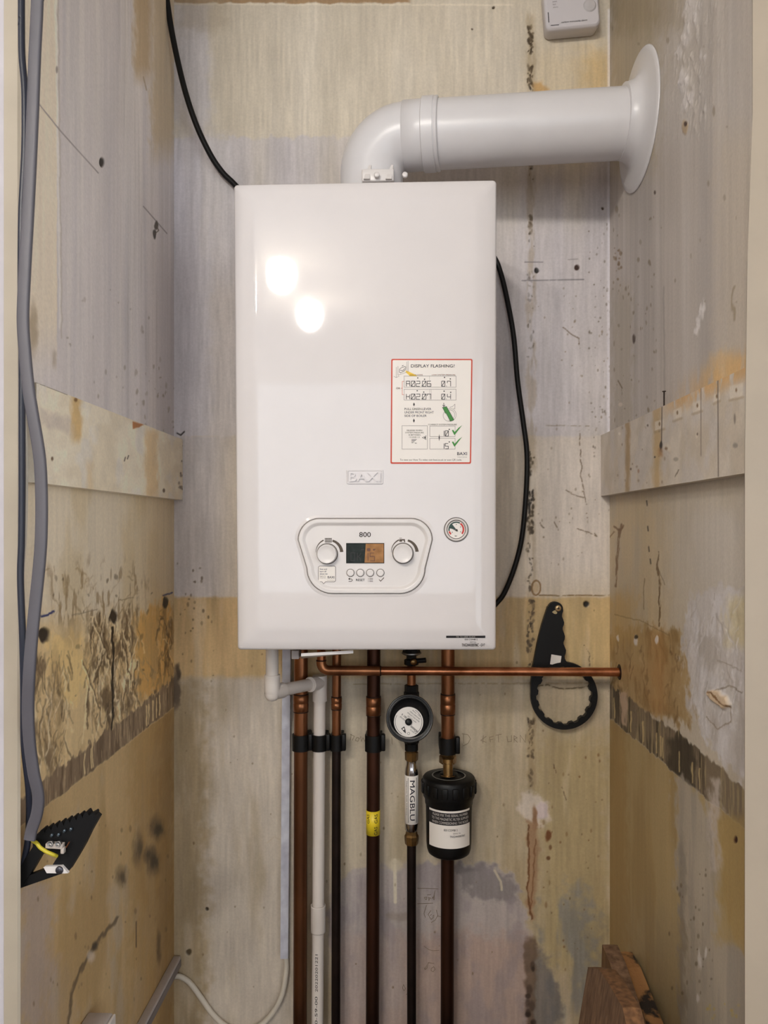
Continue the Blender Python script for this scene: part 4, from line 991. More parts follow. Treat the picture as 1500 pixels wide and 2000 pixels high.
# cold feed: valve, meter, scale inhibitor
YM = 1.395
at = vpipe(803.5, 804, YM); p4 = at
cold = thing('cold_water_pipe', 'thin copper pipe in painted shade rising from below into the chrome scale inhibitor', 'pipe', at(0))
mb = MB(); tube(mb, [at(0), at(zpx(1640, YM))], rSmall, 24); mb.build('pipe_run', copper_deep_shade, cold)
cold = thing('cold_feed_pipe', 'short copper pipe with a black valve between the boiler and the water meter', 'pipe', at(zpx(1352, YM)))
mb = MB(); tube(mb, [at(zpx(1352, YM)), at(zpx(1297, YM))], rSmall*.95, 24); mb.build('pipe_run', copper, cold)
mb = MB(); v0 = at(zpx(1286, YM))
lathe(mb, v0, (0, 0, 1), hardprof([(.0085, -.013), (.013, -.011), (.013, -.002), (.009, 0), (.009, .006), (.015, .007), (.0165, .012), (.015, .017), (.009, .018), (.009, .05)]), 8, 0, False)
tube(mb, [v0+Vector((.008, -.008, -.003)), v0+Vector((.026, -.012, -.001))], .0045, 12, 0)
valve = mb.build('isolating_valve', black_plastic, cold)
mb = MB(); lathe(mb, v0+Vector((0, 0, .010)), (0, 0, 1), hardprof([(.0165, -.0015), (.0178, -.001), (.0178, .001), (.0165, .0015)]), 28)
mb.build('steel_ring', steel, valve); mb = MB(); lathe(mb, v0+Vector((.003, -.0095, -.004)), (.2, -1, 0), [(.006, 0), (.006, .006), (.005, .0072), (0, .0072)], 18); mb.build('brass_plug', brass, valve)
meter = thing('water_meter', 'round black water meter with a white printed dial on the cold pipe', 'meter', (0, 0, 0))
mc = P(800, 1403, 1.345); meter.location = mc
ma = Vector((.02, -1, .26)).normalized(); mr = S(46, 1.345)
mb = MB(); lathe(mb, mc, ma, [(0, -.05), (mr*.70, -.05), (mr*.80, -.044), (mr*.84, -.02), (mr*.84, -.014), (mr*.97, -.010), (mr*.97, -.010), (mr, -.006), (mr, .004), (mr*.98, .0062), (mr*.93, .0062), (mr*.92, .0045), (mr*.90, .0045), (mr*.885, .006), (mr*.86, .006), (mr*.845, .003), (mr*.80, -.014), (mr*.79, -.018), (0, -.018)], 64)
mb.build('meter_body', mat('black_meter_plastic', (24, 24, 26), .25, spec=.6), meter)
mu, mw, _ = basis(ma)
def mp_(x, y, o=.0): return mc+ma*(-.0172+o)-mu*x*-1+mw*(-y)
# make sure mu points to the right in the picture
if mu.x < 0: mu = -mu
def Md(o): return lambda x, y: mc+ma*(-.0172+o)+mu*x-mw*y
dr = mr*.63; mb = MB(); D0 = Md(.0006)
pts = []
for k in range(64):
    a = 2*math.pi*k/64; x, y = dr*math.cos(a), -dr*math.sin(a); pts.append((x-.0015, y+.006))
prism(mb, [D0(*q) for q in pts], ma*-.0008, 0)
D1 = Md(.0009); dd = lambda x, y: D1(x-.0015, y+.006)
R_ = dr/.0276
rot = math.radians(38); ca, sa = math.cos(rot), math.sin(rot)
def dt(mb, s, x, y, h, fit, bold=.01): 
    x *= R_; y *= R_
    text(mb, s, ca*x-sa*y, sa*x+ca*y, h*R_, dd, 1, bold=bold, rot=rot, fit=fit*R_)
for i, w in enumerate((.018, .024, .028, .020)): dt(mb, ('PN16  T50', 'WRAS APPROVED', 'SINGLE JET COLD WATER', 'Q3 2.5 m3/h')[i], .002, -.0215+i*.0045, .0022, w)
dt(mb, 'R 100', -.013, -.0035, .0035, .011, .02); dt(mb, 'EN14154', -.012, .002, .0026, .013)
dt(mb, '00000 m3', .016, .0035, .0034, .016, .02); dt(mb, 'CLASS 2', .017, .009, .0022, .012)
for r_, a0, a1 in ((.0250, -60, 60), (.0250, 150, 240)): stroke(mb, [(x*R_, y*R_) for x, y in arc(0, 0, r_, a0, a1, 24)], .0007, dd, 1)
flatpoly(mb, [dd(x*R_, y*R_) for x, y in [(-.014,.012),(-.008,.008),(-.006,.014),(-.005,.021),(-.009,.018)]], 1); flatpoly(mb, [Md(.0011)(x*R_-.0015, y*R_+.006) for x, y in circ(-.0095, .0130, .0018, 12)], 0)
for x, y in ((.013, .016), (.0, .021)): stroke(mb, [(a*R_, b*R_) for a, b in circ(x, y, .0022, 14)], .0005, dd, 1, True)
mb.build('meter_dial', [paper, print_black], meter)['label'] = 'white printed dial'
mb = MB(); lathe(mb, dd(0, 0), ma, [(.0062, 0), (.006, .004), (.005, .005), (0, .005)], 24); mb.build('dial_hub', black_plastic, meter)
mb = MB()
lathe(mb, at(zpx(1352, YM)), (0, 0, 1), hardprof([(.0088, .014), (.0125, .013), (.0125, .002), (.014, 0), (.014, -.018)]), 8, 0, False)
mb.build('meter_union', black_plastic, meter); mb = MB()
lathe(mb, at(zpx(1441, YM)), (0, 0, 1), hardprof([(.0125, .02), (.0145, .012), (.0145, -.006), (.0125, -.010), (.0125, -.022), (.009, -.023)]), 10, 0, False)
mb.build('meter_union', black_plastic, meter)
inh = thing('scale_inhibitor', 'slim chrome scale inhibitor with a white label lettered MAGBLU', 'scale inhibitor', at(zpx(1640, YM)))
mb = MB(); zz = lambda py: zpx(py, YM)-zpx(1640, YM)
lathe(mb, at(zpx(1640, YM)), (0, 0, 1), [(.0085, zz(1630)), (.0095, zz(1622)), (.0118, zz(1620)), (.0122, zz(1606)), (.0122, zz(1516)), (.0122, zz(1508)), (.0114, zz(1500)), (.0096, zz(1492)), (.0096, zz(1484))], 36)
mb.build('chrome_body', chrome, inh)
mb = MB()
lathe(mb, at(zpx(1640, YM)), (0, 0, 1), hardprof([(.0086, zz(1650)), (.0118, zz(1648)), (.0128, zz(1640)), (.0128, zz(1632)), (.0108, zz(1628)), (.0098, zz(1622))]), 8, 0, False)
mb.build('compression_nut', brass, inh); mb = MB()
lathe(mb, at(zpx(1640, YM)), (0, 0, 1), hardprof([(.0096, zz(1486)), (.0118, zz(1484)), (.0122, zz(1476)), (.0122, zz(1469)), (.0098, zz(1466)), (.009, zz(1460))]), 8, 0, False)
mb.build('compression_nut', brass, inh)
mb = MB(); lr = .0125; za, zb = zpx(1606, YM), zpx(1512, YM)
lathe(mb, at(za), (0, 0, 1), [(lr-.0004, 0), (lr, .0002), (lr, zb-za-.0002), (lr-.0004, zb-za)], 40, 0)
lc = at((za+zb)/2); lm = cyl(lc, lr, .0003); H = (zb-za)/2
text(mb, 'MAGBLU', .0016, 0, .0085, lm, 1, bold=.02, rot=math.pi/2, fit=.072, curved=True)
stroke(mb, [(-.0062,-.040),(.0094,-.040),(.0094,.040),(-.0062,.040)], .0008, lm, 2, True)
text(mb, 'Magnetic Scale Inhibitor', -.0092, -.003, .0020, lm, 2, rot=math.pi/2, fit=.062, curved=True)
mb.build('label', [paper, mat('navy_bold_lettering', (28, 28, 44), .5), print_black], inh)
# return pipe and magnetic filter
YQ = 1.395
at = vpipe(875, 873.5, YQ); p5 = at
t = thing('heating_return_pipe', 'thick copper pipe from the boiler down to the top of the magnetic filter', 'pipe', at(0))
mb = MB(); tube(mb, [at(zpx(1474, YQ)), at(UNDER+.02)], rBig*.96, 28); mb.build('upper_run', copper, t)
fo_z = P(880, 1679, 1.354).z+.001
mb = MB(); tube(mb, [at(0), at(fo_z)], rBig*.96, 28); t2 = thing('filter_outlet_pipe', 'shade-painted copper pipe dropping from the bottom of the magnetic filter', 'pipe', at(0)); mb.build('pipe_run', copper_shade, t2)
mb = MB(); coupler(mb, at, rBig*.96, 1355, 1394, YQ); mb.build('coupler', [copper, solder], t)
mb = MB(); n0 = at(zpx(1482, YQ))
lathe(mb, n0, (0, 0, 1), hardprof([(.012, -.008), (.0155, -.006), (.0155, .006), (.0132, .008), (.0132, .014), (.0127, .015)]), 8, 0, False); mb.build('compression_nut', brass, t)
YFI = 1.384
fo = P(880, 1672, YFI); fo = Vector((fo.x, YFI, P(880, 1679, YFI-.03).z))
fo.x = at(0).x+.003
filt = thing('magnetic_filter', 'black canister filter with a white serial number label, right of the scale inhibitor', 'filter', fo)
z = lambda py: zpx(py, YFI-.035)-fo.z
rb = S(46, YFI-.03); rc = S(52, YFI-.03)
zc1, zc0, zl1, zl0 = zpx(1517, YFI-.01)-fo.z, z(1570), z(1580), z(1654)
mb = MB(); lathe(mb, fo, (0, 0, 1), [(0, 0), (rb*.80, 0), (rb*.90, .003), (rb*.95, .010), (rb*.97, .02), (rb*1.0, zc0+.006), (rb*.9, zc0+.008)], 64); mb.build('canister', black_plastic, filt)
mb = MB()
prof = [(rb*1.01, zc0-.010), (rb*1.03, zc0-.009), (rb*1.04, zc0-.001), (rc*.98, zc0+.004), (rc*1.01, zc0+.010), (rc*1.02, zc1-.012), (rc*1.0, zc1-.004), (rc*.95, zc1-.001), (rc*.66, zc1), (rc*.64, zc1), (rc*.635, zc1+.0005), (rc*.61, zc1+.0005), (rc*.60, zc1-.001), (rc*.36, zc1-.002), (rc*.34, zc1+.004), (0, zc1+.004)]
lathe(mb, fo, (0, 0, 1), prof, 64)
for k in range(16):
    a = 2*math.pi*(k+.5)/16; c = fo+Vector((math.cos(a)*rc*1.01, math.sin(a)*rc*1.01, (zc0+zc1)/2+.001))
    box(mb, c, (.005, .011, zc1-zc0-.020), Matrix.Rotation(a, 3, 'Z'), .0015)
mb.build('screw_cap', black_plastic, filt)
mb = MB(); lathe(mb, fo+Vector((0, 0, zc1)), (0, 0, 1), [(rc*.60, .0006), (rc*.625, .0012), (rc*.65, .0006)], 56); mb.build('cap_ring', mat('pale_ring_line', (120, 118, 112), .4), filt)
mb = MB(); tc_ = fo+Vector((-.002, -.010, zc1+.002))
lathe(mb, tc_, (0, .12, 1), hardprof([(.013, 0), (.013, .001), (.0088, .0015), (.0088, .022), (.0105, .023), (.0105, .030)]), 24, 0); mb.build('brass_spigot', brass, filt)
mb = MB(); lr = rb*1.0+.0006
for i in range(28):
    a0 = -1.02+2.02*i/28; a1 = -1.02+2.02*(i+1)/28
    g = lambda a, zz_: fo+Vector(((lr-.0002)*math.sin(a), -(lr-.0002)*math.cos(a), zz_))
    mb.add([g(a0, zl0), g(a1, zl0), g(a1, zl1), g(a0, zl1)], [[0, 1, 2, 3]], 0)
    mb.add([g(a0, zl1-.026)+Vector((math.sin(a0), -math.cos(a0), 0))*.0002, g(a1, zl1-.026)+Vector((math.sin(a1), -math.cos(a1), 0))*.0002, g(a1, zl1-.0045)+Vector((math.sin(a1), -math.cos(a1), 0))*.0002, g(a0, zl1-.0045)+Vector((math.sin(a0), -math.cos(a0), 0))*.0002], [[0, 1, 2, 3]], 1)
fm = lambda x, y: fo+Vector(((lr+.0004)*math.sin(x/lr), -(lr+.0004)*math.cos(x/lr), zl1-y))
for i, (s_, w) in enumerate((('PLEASE FIX THIS SERIAL NUMBER', .068), ('TO THE MAGNETIC FILTER SUPPLIED', .072), ('WHEN COMMISSIONING THE BOILER', .071))): text(mb, s_, .001, .0086+i*.0066, .0043, fm, 0, bold=.014, fit=w, curved=True)
text(mb, '830 COMBI 2', .001, .034, .0036, fm, 1, bold=.01, fit=.024, curved=True); text(mb, 'SERIAL No', .012, .0398, .0026, fm, 2, fit=.014, curved=True); text(mb, 'TNG2444300706C', .014, .0452, .0034, fm, 1, bold=.01, fit=.029, curved=True)
mb.build('label', [paper, print_black, print_grey], filt)

# horizontal relief pipe
YH = 1.375; rH = S(8.6, YH)
h1 = P(1190, 1310.5, YH); hz = P(800, 1310.5, YH).z
X0 = P(627.5, 1290, YH).x
t = thing('relief_pipe', 'thin copper pipe running level to the right wall under the boiler', 'pipe', (XR-.02, YH, hz))
er = .014; mb = MB(); path = [Vector((X0, YH, UNDER+.02)), Vector((X0, YH, hz+er+.004))]
for k in range(9):
    a = math.pi/2*k/8; path.append(Vector((X0+er*(1-math.cos(a)), YH, hz+er*(1-math.sin(a)))))
path += [Vector((X0+er+.004+(XR-X0)*i/6, YH, hz)) for i in range(1, 6)]+[Vector((XR+.004, YH, hz))]
tube(mb, path, rH, 24); mb.build('pipe_run', copper_bright, t)
mb = MB()
tube(mb, path[1:12], rH+.0010, 24); lathe(mb, path[1], (0, 0, 1), [(rH, -.0012), (rH+.0014, -.0008), (rH+.0014, .0008), (rH, .0012)], 24, 1)
lathe(mb, path[11], (1, 0, 0), [(rH, -.0012), (rH+.0014, -.0008), (rH+.0014, .0008), (rH, .0012)], 24, 1)
mb.build('elbow', [copper, solder], t)
mb = MB(); lathe(mb, (XR-.0003, YH, hz), (-1, 0, 0), [(rH+.006, -.001), (rH+.006, .0005), (rH+.0035, .0016), (rH+.001, .0012), (rH+.0002, .0008)], 28); mb.build('wall_collar', solder, t)

# white waste pipe
YW = 1.29; rw = .0108
w0 = P(532.5, 1350, YW); wd = vpipe(625, 620, YP)
t = thing('condensate_pipe', 'white plastic waste pipe stepping right and back then dropping between two copper pipes', 'pipe', wd(0))
x0 = P(531.5, 1300, YW).x
mb = MB(); tube(mb, [Vector((x0, YW, UNDER+.02)), Vector((x0, YW, zpx(1345, YW)))], rw, 32)
e0 = Vector((x0, YW, zpx(1354, YW))); jz = zpx(1334, YP); e1 = Vector((wd(jz).x-.010, YP-.010, jz)); dv = (e1-e0).normalized()
tube(mb, [e0+dv*.018, e1], rw, 32); tube(mb, [wd(0), wd(jz)], rw, 32); mb.build('pipe_run', pvc, t)
mb = MB(); ro = .0132
pth = [e0+Vector((0, 0, .030)), e0+Vector((0, 0, .006))]+[e0+Vector((0, 0, .006))*(1-k/6)**2+dv*.006*(k/6)**2 for k in range(1, 7)]+[e0+dv*.028]
tube(mb, pth, ro, 32)
lathe(mb, e0+Vector((0, 0, -.001)), (0, 0, -1), [(ro*.98, 0), (ro*.92, .006), (ro*.6, .012), (0, .0145)], 32)
mb.build('elbow', pvc, t)
mb = MB(); jt = wd(jz)
tube(mb, [jt+Vector((0, 0, .013)), jt-Vector((0, 0, .034))], ro, 32); tube(mb, [jt-dv*.030, jt], ro, 32)
lathe(mb, jt-dv*.030, dv, [(ro-.002, 0), (ro, -.0006), (ro+.0008, .001), (ro, .002)], 32); mb.build('elbow', pvc, t)
mb = MB(); z0, z1 = zpx(1770, YP), zpx(1823, YP); hh = (z0-z1)/2; lathe(mb, wd((z0+z1)/2), (0, 0, 1), [(rw, -hh), (.0132, -hh+.0006), (.0134, -hh+.003), (.0134, hh-.002), (.0134, hh), (.0118, hh), (.0112, hh-.004)], 36); mb.build('socket', pvc, t)
mb = MB(); tz = zpx(1897, YP); wm = cyl(wd(tz), rw, .0003)
text(mb, '20220201221', -.0012, 0, .0046, wm, 0, bold=.012, rot=-math.pi/2, fit=.068, curved=True)
wm = cyl(wd(zpx(1972, YP)), rw, .0003); text(mb, '(0-59-00', -.0012, 0, .0046, wm, 0, bold=.012, rot=-math.pi/2, fit=.055, curved=True)
mb.build('printed_lettering', print_black, t)

# pipe clips
def clip(c, r, label, left_arm=False):
    t = thing('pipe_clip', label, 'clip', c, 'black clips on the pipes under the boiler')
    h = .029; mb = MB()
    lathe(mb, c-Vector((0, 0, h/2)), (0, 0, 1), hardprof([(r+.0004, 0), (r+.0034, 0), (r+.0034, h), (r+.0004, h)]), 36, 0); mb.build('hoop', black_plastic, t)
    mb = MB(); yb = YB-.0006
    box(mb, Vector((c.x, (c.y+r+.002+yb)/2, c.z)), (2*r+.006, yb-c.y-r-.002, h*.9), bevel=.0015); mb.build('wall_base', black_plastic, t)
    mb = MB(); box(mb, c+Vector((r+.0055, -.004, .002)), (.008, .012, h*1.05), bevel=.002); mb.build('latch', black_plastic, t)
cz = zpx(1451, YP)
clip(p1(cz), rBig, 'black pipe clip on the left-most thick copper pipe'); clip(wd(cz), rw, 'black pipe clip round the white waste pipe')
clip(p2(cz), rSmall, 'black pipe clip on the thin copper pipe with painted shade lower down'); clip(p3(cz), rBig*.97, 'black pipe clip on the gas pipe'); clip(p5(zpx(1455, YQ)), rBig*.96, 'black pipe clip on the copper pipe above the magnetic filter')

# trunking and cable left of the pipes
mb = MB(); a = P(551.5, 1262, 1.425); b = P(567.5, 1262, 1.425); c = P(562.5, 1873, 1.425); d = P(547.5, 1873, 1.425)
K_ = Vector((0, YB-.0005-1.425, 0)); hexa(mb, [d, c, b, a], [d+K_, c+K_, b+K_, a+K_])
t = thing('cable_trunking', 'narrow upright white trunking strip left of the pipes on the back wall', 'trunking', d)
mb.build('cover', mat('stained_white_trunking', (206, 208, 218), .4, vscale=38, dark=(176, 176, 190)), t)
cable('white_cable', 'white flex looping from the upright trunking foot to the level trunking on the left wall',
      [P(556, 1860, 1.4325), P(559.5, 1880, 1.432), P(558, 1906, 1.43), P(551, 1942, 1.43), P(534, 1976, 1.43), P(506, 2004, 1.43), P(470, 2014, 1.43), P(440, 2003, 1.43), P(414, 1979, 1.43), P(390, 1945, 1.43), P(371, 1920, 1.431), P(353, 1908, 1.431), P(342, 1907, 1.431), P(330, 1911, 1.430)], S(5.2, 1.43), cream_sheath)
TL = .0138; zt_ = PX(333, 1879, XL+.001).z
mb = MB(); box(mb, Vector((XL+TL/2+.0003, (YJ+.01+YB-.004)/2, zt_-.010)), (TL, YB-.014-YJ, .020), bevel=.0012); mb2 = MB()
box(mb2, Vector((XL+TL+.0006, (YJ+.01+YB-.004)/2, zt_-.012)), (.0012, YB-.016-YJ, .013))
t = thing('cable_trunking', 'level white trunking along the left wall near the floor, white flex entering its end', 'trunking', (XL+TL/2, 1.1, zt_-.02))
mb.build('channel', mauve_white, t); mb2.build('snap_cover', mat('grey_lid_edge', (120, 112, 112), .5), t)
bz = P(172, 1973, 1.05).z; yb_ = PX(172, 1973, XL).y; xw = P(221, 1973, yb_).x-XL
t = thing('socket_box', 'white surface box on the left wall at the bottom edge of the view', 'electrical box', (XL+xw/2, yb_-.044, bz-.09))
mb = MB(); box(mb, Vector((XL+xw/2+.0003, yb_-.044, bz-.045)), (xw, .088, .09), bevel=.003); mb.build('back_box', mauve_white, t)
mb = MB(); box(mb, Vector((XL+xw+.0022, yb_-.044, bz-.045)), (.0045, .086, .088), bevel=.0018); mb.build('face_plate', white_plastic, t)

# ------------------------------------------------------------------ filter spanner
YS = 1.428; TH = Vector((0, -.011, 0)); pos = lambda q: P(1010+q[0]*.16, 1150+q[1]*.16, YS)
hand = [(172,952),(190,890),(215,760),(250,590),(290,430),(330,305),(362,210)]+[(455+92*math.cos(math.radians(a)), 240-88*math.sin(math.radians(a))) for a in range(160, -10, -15)]+[(548,262),(536,300),(534,330),(548,365),(560,402),(556,430),(542,462),(542,490),(558,530),(570,572),(566,605),(552,640),(552,664),(568,700),(583,738),(578,775),(566,808),(568,840),(582,868),(606,888),(660,912),(740,950)]+[(560+362*math.cos(math.radians(a)), 1292-366*math.sin(math.radians(a))) for a in range(58, 178, 8)]+[(158,1285),(157,1180)]
wr = thing('filter_spanner', 'black plastic ring spanner hanging on the back wall beside the right corner', 'spanner', pos((560, 1700)))
mb = MB(); prism(mb, [pos(q) for q in hand], TH, 0)
hs = [(428,262),(450,252),(478,286),(462,300),(440,298),(412,276)]
mb.build('handle', black_plastic, wr)
mb = MB(); c0 = (560, 1292); NO = 96
def inner(k):
    a = 360*k/NO; q = (a % 22.5)/22.5; r = 318+(22 if q < .5 else 0); return r
O = []; I = []
for k in range(NO):
    a = math.radians(360*k/NO); O.append(pos((c0[0]+404*math.cos(a), c0[1]-408*math.sin(a)))); I.append(pos((c0[0]+inner(k)*math.cos(a), c0[1]-inner(k)*1.04*math.sin(a))))
TR = TH*1.06; vs = O+I+[p+TR for p in O]+[p+TR for p in I]; n = NO; fs = []
for k in range(n):
    j = (k+1) % n
    fs += [[k, j, n+j, n+k], [2*n+k, 3*n+k, 3*n+j, 2*n+j], [k, 2*n+k, 2*n+j, j], [n+k, n+j, 3*n+j, 3*n+k]]
mb.add(vs, fs, 0, False); mb.build('ring', black_plastic, wr)
mb = MB(); prism(mb, [pos(q)+TH+Vector((0, -.0006, 0)) for q in [(404,788),(526,808),(510,930),(388,906)]], (0, .0005, 0), 0); mb.build('white_label', paper, wr)
mb = MB(); prism(mb, [pos(q)+TH+Vector((0, -.0004, 0)) for q in hs], (0, .0003, 0), 0); mb.build('hanging_slot', mat('wall_seen_through_slot', (180, 164, 124), .6), wr)
sc = thing('screw', 'brassy cross-head screw the black spanner hangs from', 'screw', pos((485, 230)))
mb = MB(); o = pos((485, 230))+TH; lathe(mb, o, (0, -1, 0), [(.0058, -.0002), (.0058, .0008), (.0045, .0024), (.0018, .0028), (0, .0028)], 24); lathe(mb, o, (0, 1, 0), [(.002, 0), (.002, .026)], 12); mb.build('screw_head', mat('pale_brass_screw', (196, 170, 130), .35, .6), sc)
mb = MB(); 
for R in (.35, .35+math.pi/2): box(mb, o+Vector((0, -.0028, 0)), (.0056, .0008, .0016), Matrix.Rotation(R, 3, 'Y'))
mb.build('cross_recess', rust, sc)

# ------------------------------------------------------------------ CO alarm
YA = 1.404; al = thing('carbon_monoxide_alarm', 'white carbon monoxide alarm high on the back wall in the right corner', 'alarm', P(1120, 60, YB-.02))
Ra = Matrix.Rotation(math.radians(4.2), 3, 'Y').inverted(); ac = P(1120.5, 54, YA); W_ = S(108, YA)/2
ux = Vector((math.cos(math.radians(4.2)), 0, math.sin(math.radians(4.2)))); uz = Vector((-ux.z, 0, ux.x))
Al = lambda x, y, o=0: ac+ux*x*S(1, YA)-uz*y*S(1, YA)+Vector((0, -o, 0))
def alr(ins, y, r=12): return [Vector((q.x, y, q.z)) for q in (Al(a, b) for a, b in rrect(-53+ins, -124+ins, 53-ins, -ins, max(3, r-ins*.5), 6))]
rg = [alr(5, YB-.0006), alr(2, YB-.004), alr(0, YA+.010), alr(0, YA+.005), alr(1, YA+.002), alr(4, YA)]; n = len(rg[0]); mb = MB()
mb.add([p for r in rg for p in r], [[i*n+k, (i+1)*n+k, (i+1)*n+(k+1) % n, i*n+(k+1) % n] for i in range(len(rg)-1) for k in range(n)], 0, True); mb.add(rg[-1], [list(range(n))[::-1]], 0, False)
mb.build('alarm_case', mat('alarm_white', (206, 202, 206), .4, var=.015), al)
mb = MB(); o = Al(34, -40); rr = S(11.5, YA); lathe(mb, o, (0, -1, 0), [(rr+.001, 0), (rr+.0008, .0004), (rr, .0004), (rr*.95, .0018), (rr*.8, .0022), (0, .0018)], 32); mb.build('test_button', mat('alarm_button_grey', (192, 188, 190), .4), al)
mb = MB(); Am = lambda x, y: Al(x, y, .0004)
text(mb, 'carbon monoxide alarm', 2, -12.5, 3.4, Am, 0, bold=.006, fit=50); mb.build('alarm_name', print_grey, al); mb = MB()
for i, (w, s_) in enumerate(((9, 'power'), (6, 'fault'), (10, 'alarm'))): text(mb, s_, -37, -54+i*5.6, 2.6, Am, 0, 'L', fit=w)
mb.build('indicator_names', print_grey, al); mb = MB(); stroke(mb, [(-47,-34),(-47,-14)], 1.6, Am); stroke(mb, [(-44,-8),(-28,-8)], 1.2, Am); mb.build('case_slots', print_black, al)

# ------------------------------------------------------------------ nail on the right board
nb = PX(1297, 800, XR-BT*.6)
t = tag(MB().add([], []).build('x', steel) if False else thing('nail', 'black nail standing on the top edge of the right-hand board', 'nail', nb), 'black nail standing on the top edge of the right-hand board', 'nail')
mb = MB(); tp = PX(1297, 765, XR-BT*.6); tube(mb, [nb+Vector((0, 0, -.012)), tp], .0012, 10); lathe(mb, tp, (0, 0, 1), [(.0011, -.0005), (.0028, 0), (.0026, .001), (0, .001)], 14); mb.build('shank_and_head', rust, t)

# ------------------------------------------------------------------ cables and metal box by the left jamb
def wire(name, label, pts, **kw): return cable(name, label, [P(x, y, Y) for x, y, Y in pts], **kw)
G_ = [(76, -1181), (74, -120), (73, 0), (68, 110), (64, 220), (59, 330), (54, 430), (49, 520), (45, 620), (49, 690), (56, 760), (64, 810), (77, 890), (81, 960), (81, 1030), (78, 1090), (70, 1170), (62, 1250), (57, 1320), (55, 1390), (58, 1450), (66, 1510), (75, 1555), (72, 1590), (62, 1620), (58, 1640)]
wire('grey_cable', 'flat grey cable hanging in front of the left jamb down to the black box', [(x, y, .794 if y < 1300 else .794+.030*min(1, (y-1300)/320)) for x, y in G_], r=.006, m=grey_sheath, flat=(.0062, .0030), up=(0, 1, 0))
wire('slate_cable', 'thin dark slate cable behind the grey cable by the left jamb',
     [(x, y, .817 if y < 1300 else .817+.030*min(1, (y-1300)/300)) for x, y in [(42, -1117), (42, -60), (42, 40), (43, 110), (48, 170), (49, 240), (48, 300), (45, 360), (42, 430), (41, 560), (43, 700), (43, 830), (43, 960), (42, 1060), (40, 1130), (44, 1240), (46, 1340), (47, 1450), (56, 1540), (57, 1600), (54, 1645), (48, 1680), (45, 1706)]], r=S(6.6, .817), m=blue_sheath)  # lower end stands for the grey cable's tail in shade
wire('white_cable', 'short white cable showing beside the left jamb behind the grey one',
     [(37, 600, .8635), (40, 680, .863), (42, 740, .863), (47, 810, .863), (51, 880, .863), (51, 960, .863), (49, 1040, .863), (45, 1100, .863), (41, 1160, .8635)], r=S(3.6, .863), m=cream_sheath)
Yb = .842; bp = lambda q, o=0: P(20+q[0]*.13333, 1550+q[1]*.13333, Yb-o); TB = Vector((0, .012, 0))
bx_ = thing('terminal_box', 'black plastic box frame with brass terminals dangling under the grey cable', 'electrical box', bp((700, 1200)))
mb = MB()
teeth = []
for k in range(8):
    x = 420+k*92; y = 585-k*37; teeth += [(x, y+6), (x+16, y-34), (x+34, y-54), (x+56, y-62), (x+72, y-36), (x+88, y+0)]
body = [(380,600)]+teeth+[(1140,352),(1150,320),(1226,276),(1244,300),(1240,320),(1284,362),(1160,580),(1070,770),(960,960),(850,1140),(760,1080),(610,1060),(690,930),(660,910),(470,870),(330,790),(330,660)]
prism(mb, [bp(q) for q in body], TB, 0)
prism(mb, [bp(q, -.001) for q in [(330,780),(470,870),(430,940),(276,1206),(150,1382),(60,1440),(60,1180),(160,1050)]], TB*.8, 0)
prism(mb, [bp(q, -.002) for q in [(150,1240),(276,1200),(500,1118),(640,1070),(790,1100),(850,1140),(760,1172),(600,1228),(330,1322),(160,1382),(60,1420)]], TB*.7, 0)
mb.build('frame', mat('box_black', (12, 12, 14), .5, spec=.3), bx_)
mb = MB(); box(mb, bp((660, 755), .006), (S(34, Yb), .008, S(10, Yb)), Matrix.Rotation(.05, 3, 'Y'), .001)
for x in (592, 706): lathe(mb, bp((x, 735), .010), (.1, -1, .25), [(.0030, -.003), (.0030, .002), (.0022, .002), (.0020, .0), (0, 0)], 16, 1)
box(mb, bp((775, 825), .006), (.004, .006, .007), bevel=.001, m=0); tube(mb, [bp((820, 790), .006), bp((868, 705), .006)], .0007, 8, 2)
mb.build('terminal_block', [mat('pale_terminal', (190, 180, 172), .35), steel, copper_bright], bx_)
for x, y in ((610,610),(795,545),(890,520),(710,600)):
    mb = MB(); box(mb, bp((x, y), .002), (.0032, .004, .0042), Matrix.Rotation(.4, 3, 'Y'), .0012); mb.build('terminal_screw', mat('dull_blue_steel', (96, 108, 118), .3, .8), bx_)
mb = MB(); tube(mb, smoothpath([bp((330, 690), .002), bp((390, 728), .008), bp((440, 790), .010), bp((530, 850), .010), bp((620, 890), .009), bp((680, 915), .004)]), .0021, 14); mb.build('earth_wire', mat('yellow_earth_sleeve', (198, 182, 52), .45), bx_)
mb = MB(); prism(mb, [bp(q, .004) for q in [(486,1080),(510,1068),(730,1064),(755,1062),(850,1166),(800,1170),(534,1166)]], (0, .004, 0), 0); tab = mb.build('white_lug', white_plastic, bx_)
mb = MB(); lathe(mb, bp((722, 1120), .004), (0, -1, 0), [(.0044, 0), (.0042, .0012), (.003, .002), (0, .002)], 18); mb.build('lug_screw', mat('dark_zinc', (84, 84, 92), .35, .8), tab)

